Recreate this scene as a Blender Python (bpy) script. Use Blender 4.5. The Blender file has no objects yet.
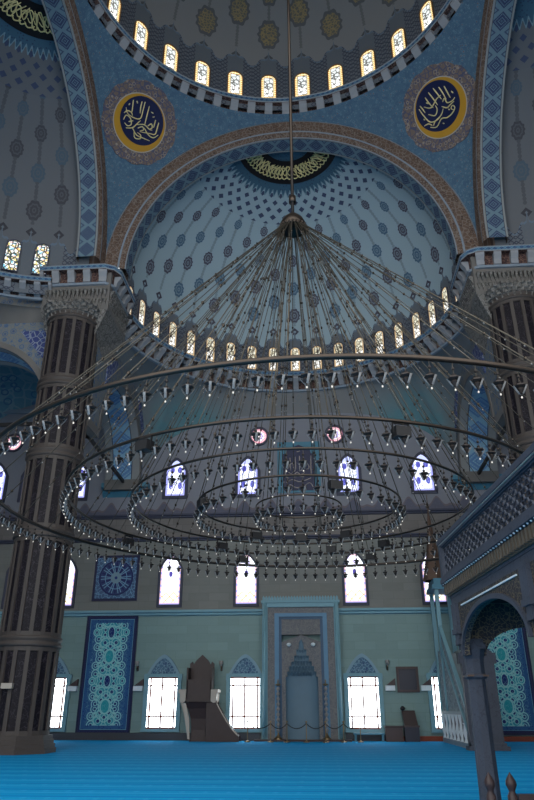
import bpy, math, random
from math import sin, cos, pi, sqrt, radians as RAD, atan2, acos
from mathutils import Vector, Matrix, Euler

random.seed(7)
SC = bpy.context.scene
COL = SC.collection

# ------------------------------------------------------------------ camera, light, exposure
cd = bpy.data.cameras.new('camera')
cam = bpy.data.objects.new('camera', cd); COL.objects.link(cam)
cd.sensor_fit = 'VERTICAL'; cd.sensor_height = 36.0; cd.sensor_width = 24.0
cd.lens = 668.4 / 800 * 36.0
cd.clip_start = 0.05; cd.clip_end = 400
cam.location = (0.93, 0, 1.5)
cam.rotation_euler = Euler((RAD(90 + 24.69), 0, RAD(4.21)), 'XYZ')
SC.camera = cam

SC.view_settings.view_transform = 'Standard'
SC.view_settings.look = 'None'
SC.view_settings.exposure = 0.0
SC.view_settings.gamma = 1.0
SC.view_settings.use_curve_mapping = False
SC.cycles.max_bounces = 6
SC.cycles.diffuse_bounces = 4
SC.cycles.sample_clamp_indirect = 4.0

world = bpy.data.worlds.new('sky'); SC.world = world
world.use_nodes = True
bg = world.node_tree.nodes['Background']
bg.inputs[0].default_value = (0.97, 0.98, 0.97, 1)
bg.inputs[1].default_value = 2.95

# ------------------------------------------------------------------ object helpers
def prop(o, label=None, cat=None, group=None, kind=None):
    if label: o['label'] = label
    if cat: o['category'] = cat
    if group: o['group'] = group
    if kind: o['kind'] = kind
    return o

def empty(name, loc=(0, 0, 0), rz=0.0, parent=None):
    o = bpy.data.objects.new(name, None); COL.objects.link(o)
    o.location = loc; o.rotation_euler = (0, 0, rz); o.empty_display_size = 0.2
    if parent: o.parent = parent
    return o

def thing(name, label, cat, loc=(0, 0, 0), rz=0.0, group=None):
    return prop(empty(name, loc, rz), label, cat, group)

def copy_tree(o, parent=None):
    c = o.copy(); COL.objects.link(c)
    if parent: c.parent = parent
    for ch in [x for x in bpy.data.objects if x.parent == o]:
        copy_tree(ch, c)
    return c

class MB:
    """collects geometry for ONE mesh object"""
    def __init__(s):
        s.v = []; s.f = []; s.m = []; s.uv = []; s.sm = []
    def add(s, vs, fs, m=0, uvs=None, smooth=False):
        b = len(s.v); s.v += [tuple(p) for p in vs]
        for i, f in enumerate(fs):
            s.f.append(tuple(b + k for k in f)); s.m.append(m)
            s.uv.append([uvs[k] for k in f] if uvs else None); s.sm.append(smooth)
        return s
    def box(s, lo, hi, m=0, mat=None):
        x0, y0, z0 = lo; x1, y1, z1 = hi
        vs = [(x0,y0,z0),(x1,y0,z0),(x1,y1,z0),(x0,y1,z0),(x0,y0,z1),(x1,y0,z1),(x1,y1,z1),(x0,y1,z1)]
        if mat: vs = [tuple(mat @ Vector(p)) for p in vs]
        return s.add(vs, [(0,3,2,1),(4,5,6,7),(0,1,5,4),(1,2,6,5),(2,3,7,6),(3,0,4,7)], m)
    def bar(s, a, b, w, h=None, m=0):
        a = Vector(a); b = Vector(b); h = h or w
        d = (b - a); L = d.length
        if L < 1e-6: return s
        z = d / L; x = z.cross(Vector((0, 0, 1)))
        if x.length < 1e-3: x = Vector((1, 0, 0))
        x.normalize(); y = z.cross(x)
        M = Matrix((x, y, z)).transposed().to_4x4(); M.translation = a
        return s.box((-w/2, -h/2, 0), (w/2, h/2, L), m, M)
    def tube(s, pts, r, n=6, m=0, closed=False, caps=True):
        pts = [Vector(p) for p in pts]; N = len(pts); vs = []; fs = []
        px = None
        for i, p in enumerate(pts):
            if closed: t = pts[(i+1) % N] - pts[i-1]
            else: t = pts[min(i+1, N-1)] - pts[max(i-1, 0)]
            if t.length < 1e-9: t = Vector((0, 0, 1))
            t.normalize()
            if px is None:
                px = t.cross(Vector((0, 0, 1)))
                if px.length < 1e-3: px = t.cross(Vector((1, 0, 0)))
            px = (px - t * px.dot(t)); px.normalize(); py = t.cross(px)
            rr = r[i] if isinstance(r, (list, tuple)) else r
            for k in range(n):
                a = 2*pi*k/n; vs.append(p + px*(cos(a)*rr) + py*(sin(a)*rr))
        M = N if closed else N-1
        for i in range(M):
            for k in range(n):
                a = i*n+k; b = i*n+(k+1) % n; c = ((i+1) % N)*n+(k+1) % n; d = ((i+1) % N)*n+k
                fs.append((a, b, c, d))
        if caps and not closed:
            fs.append(tuple(range(n-1, -1, -1))); fs.append(tuple((N-1)*n+k for k in range(n)))
        return s.add(vs, fs, m, smooth=True)
    def lathe(s, prof, c=(0, 0, 0), n=24, m=0, a0=0.0, a1=2*pi, smooth=True, mat=None):
        full = abs(a1-a0-2*pi) < 1e-6; K = n if full else n+1; vs = []; fs = []; uvs = []
        for (r, z) in prof:
            for k in range(K):
                a = a0+(a1-a0)*k/n
                p = Vector((c[0]+r*cos(a), c[1]+r*sin(a), c[2]+z)); vs.append(mat @ p if mat else p)
                uvs.append((a*r, z))
        for i in range(len(prof)-1):
            for k in range(n):
                b = (k+1) % K
                fs.append((i*K+k, i*K+b, (i+1)*K+b, (i+1)*K+k))
        return s.add(vs, fs, m, uvs, smooth)
    def grid(s, nu, nv, fn, m=0, uvf=None, smooth=True, mf=None):
        vs = []; uvs = []
        for j in range(nv+1):
            for i in range(nu+1):
                u = i/nu; v = j/nv; vs.append(fn(u, v)); uvs.append(uvf(u, v) if uvf else (u, v))
        W = nu+1
        for j in range(nv):
            fs = [(j*W+i, j*W+i+1, (j+1)*W+i+1, (j+1)*W+i) for i in range(nu)]
            s_m = mf(j) if mf else m
            if j == 0: s.add(vs, fs, s_m, uvs, smooth); base = len(s.v)-len(vs)
            else:
                for f in fs:
                    s.f.append(tuple(base+k for k in f)); s.m.append(s_m); s.uv.append([uvs[k] for k in f]); s.sm.append(smooth)
        return s
    def prism(s, poly, y0, y1, m=0, mside=None, plane='xz'):
        """polygon in xz extruded along y (or xy along z, yz along x)"""
        n = len(poly)
        if plane == 'xz': A = [(p[0], y0, p[1]) for p in poly]; B = [(p[0], y1, p[1]) for p in poly]
        elif plane == 'xy': A = [(p[0], p[1], y0) for p in poly]; B = [(p[0], p[1], y1) for p in poly]
        else: A = [(y0, p[0], p[1]) for p in poly]; B = [(y1, p[0], p[1]) for p in poly]
        s.add(A+B, [tuple(range(n)), tuple(range(2*n-1, n-1, -1))], m)
        return s.add(A+B, [(i, i+n, (i+1) % n+n, (i+1) % n) for i in range(n)], m if mside is None else mside)
    def frame(s, outer, inner, y0, y1, m=0, plane='xz', closed=False):
        """ring between two outlines with the same number of points, extruded"""
        n = len(outer)
        def P(p, y): return (p[0], y, p[1]) if plane == 'xz' else ((y, p[0], p[1]) if plane == 'yz' else (p[0], p[1], y))
        vs = [P(p, y0) for p in outer]+[P(p, y0) for p in inner]+[P(p, y1) for p in outer]+[P(p, y1) for p in inner]
        fs = []
        for i in range(n if closed else n-1):
            j = (i+1) % n
            fs += [(i, j, n+j, n+i), (2*n+i, 3*n+i, 3*n+j, 2*n+j), (i, 2*n+i, 2*n+j, j), (n+i, n+j, 3*n+j, 3*n+i)]
        if not closed: fs += [(0, n, 3*n, 2*n), (n-1, 3*n-1, 4*n-1, 2*n-1)]
        return s.add(vs, fs, m)
    def ball(s, c, r, n=6, m=0, sz=1.0):
        pr = [(r*sin(pi*i/(n-1))+1e-5, -r*sz*cos(pi*i/(n-1))) for i in range(n)]
        return s.lathe(pr, c, n, m)
    def build(s, name, mats, parent=None, loc=None, rz=0.0):
        me = bpy.data.meshes.new(name); me.from_pydata(s.v, [], s.f)
        if not isinstance(mats, (list, tuple)): mats = [mats]
        for m in mats: me.materials.append(m)
        me.polygons.foreach_set('material_index', s.m); me.polygons.foreach_set('use_smooth', s.sm)
        if any(u for u in s.uv):
            ul = me.uv_layers.new(name='UVMap'); k = 0; flat = []
            for f, u in zip(s.f, s.uv):
                if u:
                    for q in u: flat += [q[0], q[1]]
                else: flat += [0.0, 0.0]*len(f)
            ul.data.foreach_set('uv', flat)
        me.update()
        o = bpy.data.objects.new(name, me); COL.objects.link(o)
        if parent: o.parent = parent
        if loc: o.location = loc
        if rz: o.rotation_euler = (0, 0, rz)
        return o

def struct(mb, name, mats, loc=None, rz=0.0):
    return prop(mb.build(name, mats, None, loc, rz), kind='structure')

# ------------------------------------------------------------------ node expressions
class V:
    def __init__(s, nt, x): s.nt = nt; s.x = x
    def _op(s, op, *a):
        n = s.nt.nodes.new('ShaderNodeMath'); n.operation = op
        for i, q in enumerate(a):
            if isinstance(q, V): s.nt.links.new(q.x, n.inputs[i])
            else: n.inputs[i].default_value = float(q)
        return V(s.nt, n.outputs[0])
    def __add__(s, o): return s._op('ADD', s, o)
    __radd__ = __add__
    def __sub__(s, o): return s._op('SUBTRACT', s, o)
    def __rsub__(s, o): return s._op('SUBTRACT', o, s)
    def __mul__(s, o): return s._op('MULTIPLY', s, o)
    __rmul__ = __mul__
    def __truediv__(s, o): return s._op('DIVIDE', s, o)
    def __rtruediv__(s, o): return s._op('DIVIDE', o, s)
    def __neg__(s): return s._op('MULTIPLY', s, -1)
    def abs(s): return s._op('ABSOLUTE', s)
    def floor(s): return s._op('FLOOR', s)
    def fract(s): return s._op('FRACT', s)
    def sin(s): return s._op('SINE', s)
    def cos(s): return s._op('COSINE', s)
    def sqrt(s): return s._op('SQRT', s)
    def acos(s): return s._op('ARCCOSINE', s)
    def lt(s, o): return s._op('LESS_THAN', s, o)
    def gt(s, o): return s._op('GREATER_THAN', s, o)
    def min(s, o): return s._op('MINIMUM', s, o)
    def max(s, o): return s._op('MAXIMUM', s, o)
    def mod(s, o): return s._op('FLOORED_MODULO', s, o)
    def atan2(s, o): return s._op('ARCTAN2', s, o)
    def cell(s): return (s+0.5).fract()-0.5          # -0.5..0.5 around whole numbers
    def idx(s): return (s+0.5).floor()

def hyp(a, b): return (a*a+b*b).sqrt()

class Mat:
    def __init__(s, name, rough=0.8, metal=0.0, spec=0.2):
        s.m = bpy.data.materials.new(name); s.m.use_nodes = True; s.nt = s.m.node_tree
        s.b = s.nt.nodes['Principled BSDF']
        s.b.inputs['Roughness'].default_value = rough; s.b.inputs['Metallic'].default_value = metal
        s.b.inputs['Specular IOR Level'].default_value = spec
        s.col = None
    def obj(s, which='Object'):
        t = s.nt.nodes.new('ShaderNodeTexCoord'); x = s.nt.nodes.new('ShaderNodeSeparateXYZ')
        s.nt.links.new(t.outputs[which], x.inputs[0]); s.vec = t.outputs[which]
        return [V(s.nt, x.outputs[i]) for i in range(3)]
    def uv(s): return s.obj('UV')[:2]
    def comb(s, x, y, z=0.0):
        n = s.nt.nodes.new('ShaderNodeCombineXYZ')
        for i, q in enumerate((x, y, z)):
            if isinstance(q, V): s.nt.links.new(q.x, n.inputs[i])
            else: n.inputs[i].default_value = q
        return n.outputs[0]
    def noise(s, vec, scale, detail=2.0):
        n = s.nt.nodes.new('ShaderNodeTexNoise'); n.inputs['Scale'].default_value = scale; n.inputs['Detail'].default_value = detail
        s.nt.links.new(vec, n.inputs['Vector']); return V(s.nt, n.outputs[0])
    def voro(s, vec, scale, feat='F1', out=0, rnd=1.0):
        n = s.nt.nodes.new('ShaderNodeTexVoronoi'); n.feature = feat; n.inputs['Scale'].default_value = scale
        n.inputs['Randomness'].default_value = rnd
        s.nt.links.new(vec, n.inputs['Vector']); return V(s.nt, n.outputs[out])
    def base(s, c): s.col = tuple(c)+(1,) if len(c) == 3 else c; return s
    def over(s, fac, c):
        """lay colour c over the colour so far, by fac"""
        n = s.nt.nodes.new('ShaderNodeMix'); n.data_type = 'RGBA'; n.clamp_factor = True
        if isinstance(fac, V): s.nt.links.new(fac.x, n.inputs[0])
        else: n.inputs[0].default_value = fac
        for k, q in ((6, s.col), (7, c)):
            if isinstance(q, tuple): n.inputs[k].default_value = q if len(q) == 4 else q+(1,)
            else: s.nt.links.new(q, n.inputs[k])
        s.col = n.outputs[2]; return s
    def done(s, emit=0.0):
        if emit:
            s.b.inputs['Base Color'].default_value = (0.02, 0.02, 0.02, 1)
            tgt = s.b.inputs['Emission Color']; s.b.inputs['Emission Strength'].default_value = emit
        else: tgt = s.b.inputs['Base Color']
        if isinstance(s.col, tuple): tgt.default_value = s.col
        else: s.nt.links.new(s.col, tgt)
        return s.m

def srgb(r, g, b, k=1.0):
    f = lambda c: ((c/255+0.055)/1.055)**2.4 if c > 10 else c/255/12.92
    return (f(r)*k, f(g)*k, f(b)*k)

def plain(name, c, rough=0.7, metal=0.0, spec=0.25, var=0.12, scale=3.0):
    m = Mat(name, rough, metal, spec); x = m.obj()
    m.base(c)
    if var: m.over(m.noise(m.vec, scale, 4)*var*2, tuple(q*0.45 for q in c))
    return m.done()

def emitter(name, c, e):
    return Mat(name).base(c).done(e)

# ------------------------------------------------------------------ materials
def dome_mat(name, R, col_deg, off, pitch, s0, rows, mw, mh, body, crown_top, colA, colB, gold=False, blue_cap=None):
    """plaster dome: medallions on every meridian, a crown band at the foot; object space centred on the sphere"""
    m = Mat(name); x, y, z = m.obj()
    th = (z/R).min(0.9999).max(-0.9999).acos()            # from the crown
    s = (pi/2-th)*R                                         # metres above the springing
    sr = hyp(x, y)
    u = x.atan2(y)*(180/pi/col_deg)+off
    ci = u.idx(); lx = u.cell()*(RAD(col_deg))*sr
    odd = ci.mod(2.0)
    sv = (s-s0)/pitch-odd*0.5
    ri = sv.idx(); ly = sv.cell()*pitch
    body = body
    m.base(body)
    n1 = m.noise(m.vec, 0.6, 3)
    m.over(n1*0.15, tuple(q*0.75 for q in body))
    live = (ri.gt(-0.5))*(ri.lt(rows-0.5))
    # stem between the medallions
    stem = lx.abs().lt(0.045+0.05*((ly*16).sin().abs()))*s.gt(s0-pitch*0.4)*s.lt(s0+pitch*(rows-0.3))
    m.over(stem*0.55, tuple(q*0.42 for q in body))
    ang = lx.atan2(ly)
    shr = (sr/R).max(0.45)
    d = hyp(lx/(mw), ly/mh)/shr
    dd = d*(1+0.07*(ang*10).cos())
    alt = (ci*0.5+ri).floor().mod(2.0)
    med = dd.lt(1.0)*live
    m.over(med, colA); m.over(med*alt, colB)
    if gold:
        w = m.voro(m.vec, 5.5, 'DISTANCE_TO_EDGE')
        m.over(med*w.lt(0.10)*dd.lt(0.78), (0.26, 0.20, 0.10))
        m.over(med*w.gt(0.10)*dd.lt(0.78), (0.13, 0.12, 0.095))
    else:
        ring = (dd-0.62).abs().lt(0.09)+(dd-0.2).abs().lt(0.08)
        m.over(med*ring*0.5, tuple(q*0.9 for q in body))
    # small diamond below the first medallion
    dz = s-(s0-pitch*0.62)
    dia = (lx.abs()+dz.abs()).lt(0.27)
    m.over(dia, tuple(q*0.8 for q in colA)); m.over((lx.abs()+dz.abs()).lt(0.09), body)
    # crown band
    scal = crown_top+0.32*(u*2*pi).cos()+0.2*(u*4*pi+pi).cos().max(0)+(0.06-lx.abs()).max(0)*9
    band = s.lt(scal)
    cb = (0.115, 0.13, 0.15)
    m.over(band, cb)
    m.over(band*s.gt(scal-0.12), (0.12, 0.16, 0.21))
    q1 = (((lx*3.4)+(s*3.4)).cell().abs().lt(0.12)+((lx*3.4)-(s*3.4)).cell().abs().lt(0.12)).min(1)
    m.over(band*q1*(u.cell().abs().gt(0.24))*0.8, (0.025, 0.03, 0.055))
    m.over(band*m.voro(m.vec, 9.0).lt(0.22)*0.7, (0.16, 0.15, 0.15))
    if blue_cap:
        t1, t2 = blue_cap
        thc = th+0.02*(u*4*pi).cos()
        # rows of little diamonds, then a blue collar around the crown inscription
        v = th*(1/0.052)
        k = (u*1.0+v.idx()*0.5)
        dm = (k.cell().abs()*2.3+v.cell().abs()*1.6).lt(0.62)*th.lt(t2)*th.gt(t1)
        m.over(th.lt(t2), tuple(q*0.95 for q in body)); m.over(dm, (0.045, 0.06, 0.11))
        m.over(thc.lt(t1), (0.045, 0.105, 0.155))
        m.over(thc.lt(t1)*m.voro(m.vec, 7.0).lt(0.25)*0.8, (0.03, 0.04, 0.09))
        m.over((thc-t1).abs().lt(0.008), (0.16, 0.24, 0.28))
    return m.done()

def band_mat(name, width, ground, ink, edge, margin, period=None, lace=None):
    """long painted band with a chain of lattice diamonds; UV in metres, v across"""
    m = Mat(name); u, v = m.uv()
    p = period or width*0.95
    m.base(ground)
    cu = (u/p).cell(); cv = (v/width)-0.5
    d = cu.abs()+cv.abs()*1.05
    m.over((d-0.40).abs().lt(0.035), ink)
    m.over((d-0.24).abs().lt(0.045), ink)
    m.over(d.lt(0.13), ink); m.over(d.lt(0.06), ground)
    q = ((cu*10+cv*10).cell().abs().lt(0.16)+(cu*10-cv*10).cell().abs().lt(0.16)).min(1)*d.lt(0.46)
    m.over(q*0.75, ink)
    e2 = (((u/p)+0.5).cell().abs()+(cv.abs()-0.5).abs()*0.8)
    m.over((e2-0.22).abs().lt(0.04)*0.8, ink)
    w = m.voro(m.comb(u, v), 7.0)
    m.over(w.lt(0.16)*0.5, (0.18, 0.22, 0.24))
    a = cv.abs()
    m.over(a.gt(0.5-margin), edge)
    m.over((a-(0.5-margin)).abs().lt(0.012), (0.03, 0.035, 0.05))
    return m.done()

def lace_mat(name, c1, c2, c3, scale=5.0, coord='UV'):
    """dense scroll painting seen from far: curling pale lines on a warm ground"""
    m = Mat(name); x = m.obj(coord)
    vec = m.vec
    m.base(c1)
    n = m.noise(vec, scale*0.8, 1.0)
    e = m.voro(vec, scale, 'DISTANCE_TO_EDGE')
    m.over(e.lt(0.075)*0.9, c2)
    f = m.voro(vec, scale*0.9)
    m.over((f-0.33).abs().lt(0.05), c3)
    m.over(f.lt(0.12), c2)
    m.over(n*0.4, tuple(q*0.6 for q in c1))
    return m.done()

def scroll_panel_mat(name, w, h, period, ground, mid, line, dark, border):
    """tile panel with a mirrored scroll of rings; object space x across (centre 0), z up from 0"""
    m = Mat(name); x, y, z = m.obj()
    ax = x.abs(); zz = z/period; c = zz.cell()*period; az = c.abs()
    s = w/2.65
    m.base(mid)
    # ground silhouette of the central vase shapes
    wv = 0.62*s+0.24*s*(zz*2*pi).cos()+0.10*s*(zz*6*pi).cos()
    m.over(ax.lt(wv), ground)
    rings = [(0, 0, .34), (0.34, .12, .20), (.30, .52, .24), (.66, .34, .20), (.70, .74, .18), (.22, .92, .26), (.52, 1.08, .20), (0.0, .70, .22), (.80, .02, .16), (0, 1.2, .34), (.46, .30, .10), (.50, .80, .12)]
    k = period/2.4
    for (rx, rz, rr) in rings:
        d = hyp(ax-rx*s, az-rz*k)
        m.over((d-rr*s).abs().lt(0.023), line)
        m.over(d.lt(rr*s*0.42), dark)
        m.over((d-rr*s*0.42).abs().lt(0.018), line)
    dd = hyp(ax/(0.17*s), az/(0.30*k))
    m.over(dd.lt(1.0), dark); m.over((dd-1.0).abs().lt(0.12), line)
    d2 = hyp(ax/(0.24*s), (az-1.2*k)/(0.34*k))
    m.over(d2.lt(1.0), (0.02, 0.28, 0.33)); m.over((d2-1.0).abs().lt(0.12), line)
    v = m.voro(m.vec, 6.5, 'DISTANCE_TO_EDGE')
    m.over(v.lt(0.02)*0.5, line)
    # border
    bx = (w/2-ax).min(z).min(h-z)
    m.over(bx.lt(0.32*s), mid)
    m.over(bx.lt(0.32*s)*m.voro(m.vec, 9.0).lt(0.26), dark)
    m.over(bx.lt(0.13), border)
    m.over((bx-0.14).abs().lt(0.012)*0.5, line)
    return m.done()

def spandrel_mat(name):
    m = Mat(name); x, y, z = m.obj('UV')
    m.base(srgb(112, 114, 112))
    v = m.voro(m.vec, 2.3, 'F1', 0, 0.35)
    m.over((v-0.30).abs().lt(0.05), srgb(74, 94, 122)); m.over(v.lt(0.16), srgb(64, 84, 114))
    e = m.voro(m.vec, 5.5, 'DISTANCE_TO_EDGE')
    m.over(e.lt(0.04)*0.8, srgb(84, 102, 126))
    return m.done()

def stone_wall(name, c, bw=1.1, bh=0.42, mort=0.62, var=0.25, axis=0):
    m = Mat(name, 0.6, spec=0.3); x, y, z = m.obj()
    a = x if axis == 0 else y
    br = m.nt.nodes.new('ShaderNodeTexBrick'); m.nt.links.new(m.comb(a, z), br.inputs['Vector'])
    br.inputs['Scale'].default_value = 1.0; br.inputs['Brick Width'].default_value = bw; br.inputs['Row Height'].default_value = bh
    br.inputs['Mortar Size'].default_value = 0.012; br.inputs['Bias'].default_value = 0.0
    br.inputs['Color1'].default_value = c+(1,); br.inputs['Color2'].default_value = tuple(q*(1-var) for q in c)+(1,)
    br.inputs['Mortar'].default_value = tuple(q*mort for q in c)+(1,)
    m.base(c); m.col = br.outputs[0]
    st = m.noise(m.comb(a*0.6, z*3.0), 2.0, 5)
    m.over(st*0.35, tuple(q*0.6 for q in c))
    return m.done()

def carpet_mat():
    m = Mat('blue_carpet', 0.95, spec=0.05); x, y, z = m.obj()
    c = srgb(10, 140, 196)
    m.base(c)
    r = (y/1.12).fract()
    m.over(r.lt(0.5)*0.30, srgb(30, 150, 205))
    m.over((r-0.5).abs().lt(0.045), srgb(6, 108, 178)); m.over((r-0.04).abs().lt(0.03), srgb(70, 170, 215))
    d = ((x*2.2).cell().abs()+((r-0.27)*1.6).abs()).lt(0.16)
    m.over(d*0.5, srgb(60, 165, 215))
    m.over(m.noise(m.vec, 25, 3)*0.3, srgb(6, 112, 178)); m.over(m.noise(m.vec, 0.35, 2)*0.25, srgb(10, 130, 190))
    return m.done()

def marble_mat(name, c, vein):
    m = Mat(name, 0.55, spec=0.15); x = m.obj()
    m.base(c)
    n = m.noise(m.vec, 1.6, 8)
    m.over((n-0.5).abs().lt(0.006)*0.5, vein); n2 = m.noise(m.vec, 7.0, 6); m.over((n2-0.52).abs().lt(0.010)*0.45, vein)
    m.over(m.noise(m.vec, 3, 2)*0.5, tuple(q*0.4 for q in c))
    return m.done()

def glass_mat(name, w, h, style, e):
    """stained glass lit from outside; object space x across, z up"""
    m = Mat(name); x, y, z = m.obj()
    ax = x.abs()
    vv = m.comb(x, z)
    cell = m.voro(vv, 4.2 if style == 'dome' else 5.0, 'DISTANCE_TO_EDGE')
    ed = (w/2-ax).min(z).min((h-z)*0.8)
    nz = m.noise(vv, 3.0, 2)
    if style == 'dome':
        m.base((0.62, 0.66, 0.66))
        m.over(z.lt(h*0.40), (1.0, 1.0, 0.98))
        m.over(cell.lt(0.075), (0.10, 0.10, 0.09))
        m.over(ed.lt(w*0.19), (0.62, 0.30, 0.05))
        m.over(ed.lt(w*0.19)*(((z*7).cell().abs().lt(0.2))+((x*7).cell().abs().lt(0.14))).min(1), (0.85, 0.75, 0.45))
        m.over((ed-w*0.17).abs().lt(0.012), (0.08, 0.05, 0.02))
    elif style == 'semi':
        m.base((0.75, 0.74, 0.62)); m.over(nz.gt(0.5), (0.45, 0.42, 0.30))
        m.over(z.lt(h*0.45), (1.0, 1.0, 0.97))
        m.over(cell.lt(0.08), (0.10, 0.08, 0.05))
        m.over(ed.lt(w*0.15), (0.50, 0.36, 0.20))
    elif style == 'side':
        m.base((1, 1, 1)); k = m.voro(vv, 7.0, 'F1', 0)
        m.over(nz.gt(0.56), (0.25, 0.65, 0.85)); m.over(nz.lt(0.44), (0.95, 0.75, 0.25)); m.over(k.lt(0.2), (0.8, 0.15, 0.08))
        m.over(cell.lt(0.10), (0.05, 0.07, 0.06))
    elif style == 'upper':
        m.base((0.90, 0.93, 1.0))
        m.over(cell.lt(0.045), (0.20, 0.24, 0.55))
        b = hyp((ax-w*0.24)/(w*0.11), (z-h*0.28)/(h*0.10)).lt(1.0)
        t = hyp((ax-w*0.20)/(w*0.12), (z-h*0.72)/(h*0.09)).lt(1.0)
        m.over((b+t).min(1)*cell.gt(0.03), (0.06, 0.06, 0.35))
        m.over(ed.lt(w*0.10), (0.30, 0.32, 0.75)); m.over(z.gt(h*0.84), (0.45, 0.50, 0.85))
    elif style == 'mid':
        m.base((0.92, 0.98, 1.0))
        m.over(cell.lt(0.035), (0.45, 0.40, 0.42))
        m.over(z.gt(h*0.74)*nz.gt(0.52), (0.66, 0.60, 0.92))
        dg = (((ax*2.4+z*2.4).cell().abs().lt(0.09))+((ax*2.4-z*2.4).cell().abs().lt(0.09))).min(1)*z.lt(h*0.25)
        m.over(dg, (0.45, 0.33, 0.12))
        m.over(ed.lt(w*0.09), (0.55, 0.36, 0.42)); m.over(ed.lt(w*0.09)*(z*3).cell().abs().lt(0.18), (0.25, 0.25, 0.55))
        d0 = hyp(x/(w*0.09), (z-h*0.62)/(h*0.06)).lt(1.0); m.over(d0, (0.05, 0.04, 0.22))
        d1 = hyp(x/(w*0.14), (z-h*0.30)/(h*0.04)).lt(1.0); m.over(d1, (0.45, 0.85, 0.75))
    elif style == 'round':
        r = hyp(x, z-h/2); a = x.atan2(z-h/2)
        m.base((1.0, 0.92, 0.90))
        m.over(r.gt(w*0.34), (0.85, 0.30, 0.42)); m.over(r.gt(w*0.34)*((a*(12/pi)).cell().abs().lt(0.16)), (1, 0.85, 0.85))
        m.over((r-w*0.2).abs().lt(0.03), (0.30, 0.25, 0.75)); m.over(((a*(4/pi)).cell().abs().lt(0.07))*r.lt(w*0.34), (0.25, 0.18, 0.45))
        m.over(r.gt(w*0.46), (0.25, 0.10, 0.15))
    else:                       # clear window
        m.base((0.90, 0.97, 1.0)); m.over(z.lt(h*0.2)*0.6, (0.75, 0.9, 1.0))
    return m.done(e)

M = {}
STONE = srgb(118, 112, 106)
M['stone'] = plain('grey_stone', srgb(108, 105, 102), 0.6, var=0.2, scale=2.0)
M['carved'] = lace_mat('carved_stone', srgb(112, 110, 106), srgb(76, 73, 72), srgb(130, 127, 124), 4.5, 'Object')
M['pale'] = plain('pale_blue_moulding', srgb(122, 134, 146), 0.6)
M['tilestrip'] = band_mat('blue_tile_strip', 0.26, srgb(92, 128, 152), srgb(34, 48, 90), srgb(112, 140, 156), 0.1, 0.30)
M['niche'] = lace_mat('shaded_brown_niche_painting', srgb(70, 52, 50), srgb(120, 95, 85), srgb(50, 40, 45), 6.0, 'Object')  # brown niche painting, with the shade of the recess mixed into its tone
M['corbel'] = plain('corbel_plaster', srgb(140, 143, 148), 0.7)
M['brown'] = lace_mat('brown_scroll_band', srgb(98, 80, 70), srgb(122, 112, 104), srgb(70, 58, 54), 4.6)
M['soffit'] = band_mat('blue_lattice_band', 1.0, srgb(98, 120, 132), srgb(52, 62, 92), srgb(132, 134, 134), 0.10, 0.90)
M['pend'] = Mat('pendentive_painting'); _m = M['pend']; _m.obj()
_m.base(srgb(72, 98, 118)); _v = _m.voro(_m.vec, 5.2)
_m.over((_v-0.30).abs().lt(0.05)*0.7, srgb(96, 124, 140)); _m.over(_v.lt(0.15), srgb(112, 92, 92))
_m.over(_m.voro(_m.vec, 11.0).lt(0.20)*0.7, srgb(112, 130, 140)); _m.over(_m.noise(_m.vec, 3.0, 2).gt(0.55)*0.25, srgb(50, 74, 100))
M['pend'] = _m.done()
M['main_dome'] = dome_mat('main_dome_painting', 9.1, 12, 0.5, 2.6, 2.5, 6, 0.66, 0.98, srgb(126, 126, 126), 0.55, (0.10, 0.105, 0.11), (0.10, 0.105, 0.11), gold=True)
M['semi_dome'] = dome_mat('half_dome_painting', 8.65, 9, 0.0, 1.72, 2.55, 5, 0.36, 0.47, srgb(148, 166, 174), 0.75, (0.072, 0.068, 0.095), (0.065, 0.12, 0.18), blue_cap=(0.40, 0.62))
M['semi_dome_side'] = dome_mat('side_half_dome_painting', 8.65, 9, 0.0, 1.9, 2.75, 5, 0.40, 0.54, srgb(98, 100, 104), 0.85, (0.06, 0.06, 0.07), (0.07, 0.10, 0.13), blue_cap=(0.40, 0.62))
M['lower_stone'] = stone_wall('lower_wall_stone', srgb(120, 146, 144), var=0.15, mort=0.8)
M['mid_stone'] = stone_wall('middle_wall_stone', srgb(118, 120, 116), var=0.15, mort=0.8)
M['upper_stone'] = stone_wall('upper_wall_stone', srgb(112, 108, 106))
M['side_stone'] = stone_wall('side_wall_stone', srgb(112, 116, 118), axis=1)
m_ = Mat('upper_plaster'); _x, _y, _z = m_.obj()
m_.base(srgb(124, 126, 134)); m_.over(m_.noise(m_.vec, 0.5, 3)*0.3, srgb(104, 108, 118))
_t = _x*(1/1.55); _h = 11.98+0.20*(_t*2*pi).cos()+0.12*(_t*4*pi).cos()
m_.over(_z.lt(_h), srgb(88, 90, 104)); m_.over(_z.lt(_h)*_z.gt(_h-0.12), srgb(104, 96, 102)); m_.over(_z.lt(_h)*m_.voro(m_.vec, 5.0).lt(0.2)*0.6, srgb(96, 96, 112))
M['plaster'] = m_.done()
m_ = Mat('squinch_painting'); _x, _y, _z = m_.obj()
m_.base(srgb(112, 114, 116)); _d = (_x.abs()-6.6).abs()
_f = (1-(_d/3.2)).max(0)*(1-((_z-16.6).abs()/2.6)).max(0)
m_.over((m_.noise(m_.vec, 1.1, 3)*1.4*_f*1.9).min(0.8), srgb(78, 124, 132))
m_.over((m_.voro(m_.vec, 2.2)-0.35).abs().lt(0.03)*0.35, srgb(84, 110, 124))
M['squinch'] = m_.done()
M['spandrel'] = spandrel_mat('spandrel_tiles')
M['cobalt'] = lace_mat('cobalt_tile', srgb(60, 70, 118), srgb(140, 148, 160), srgb(92, 110, 150), 4.0)
M['archsoffit'] = band_mat('blue_arch_soffit', 2.0, srgb(126, 162, 184), srgb(86, 122, 164), srgb(128, 130, 130), 0.22, 1.6)
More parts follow.
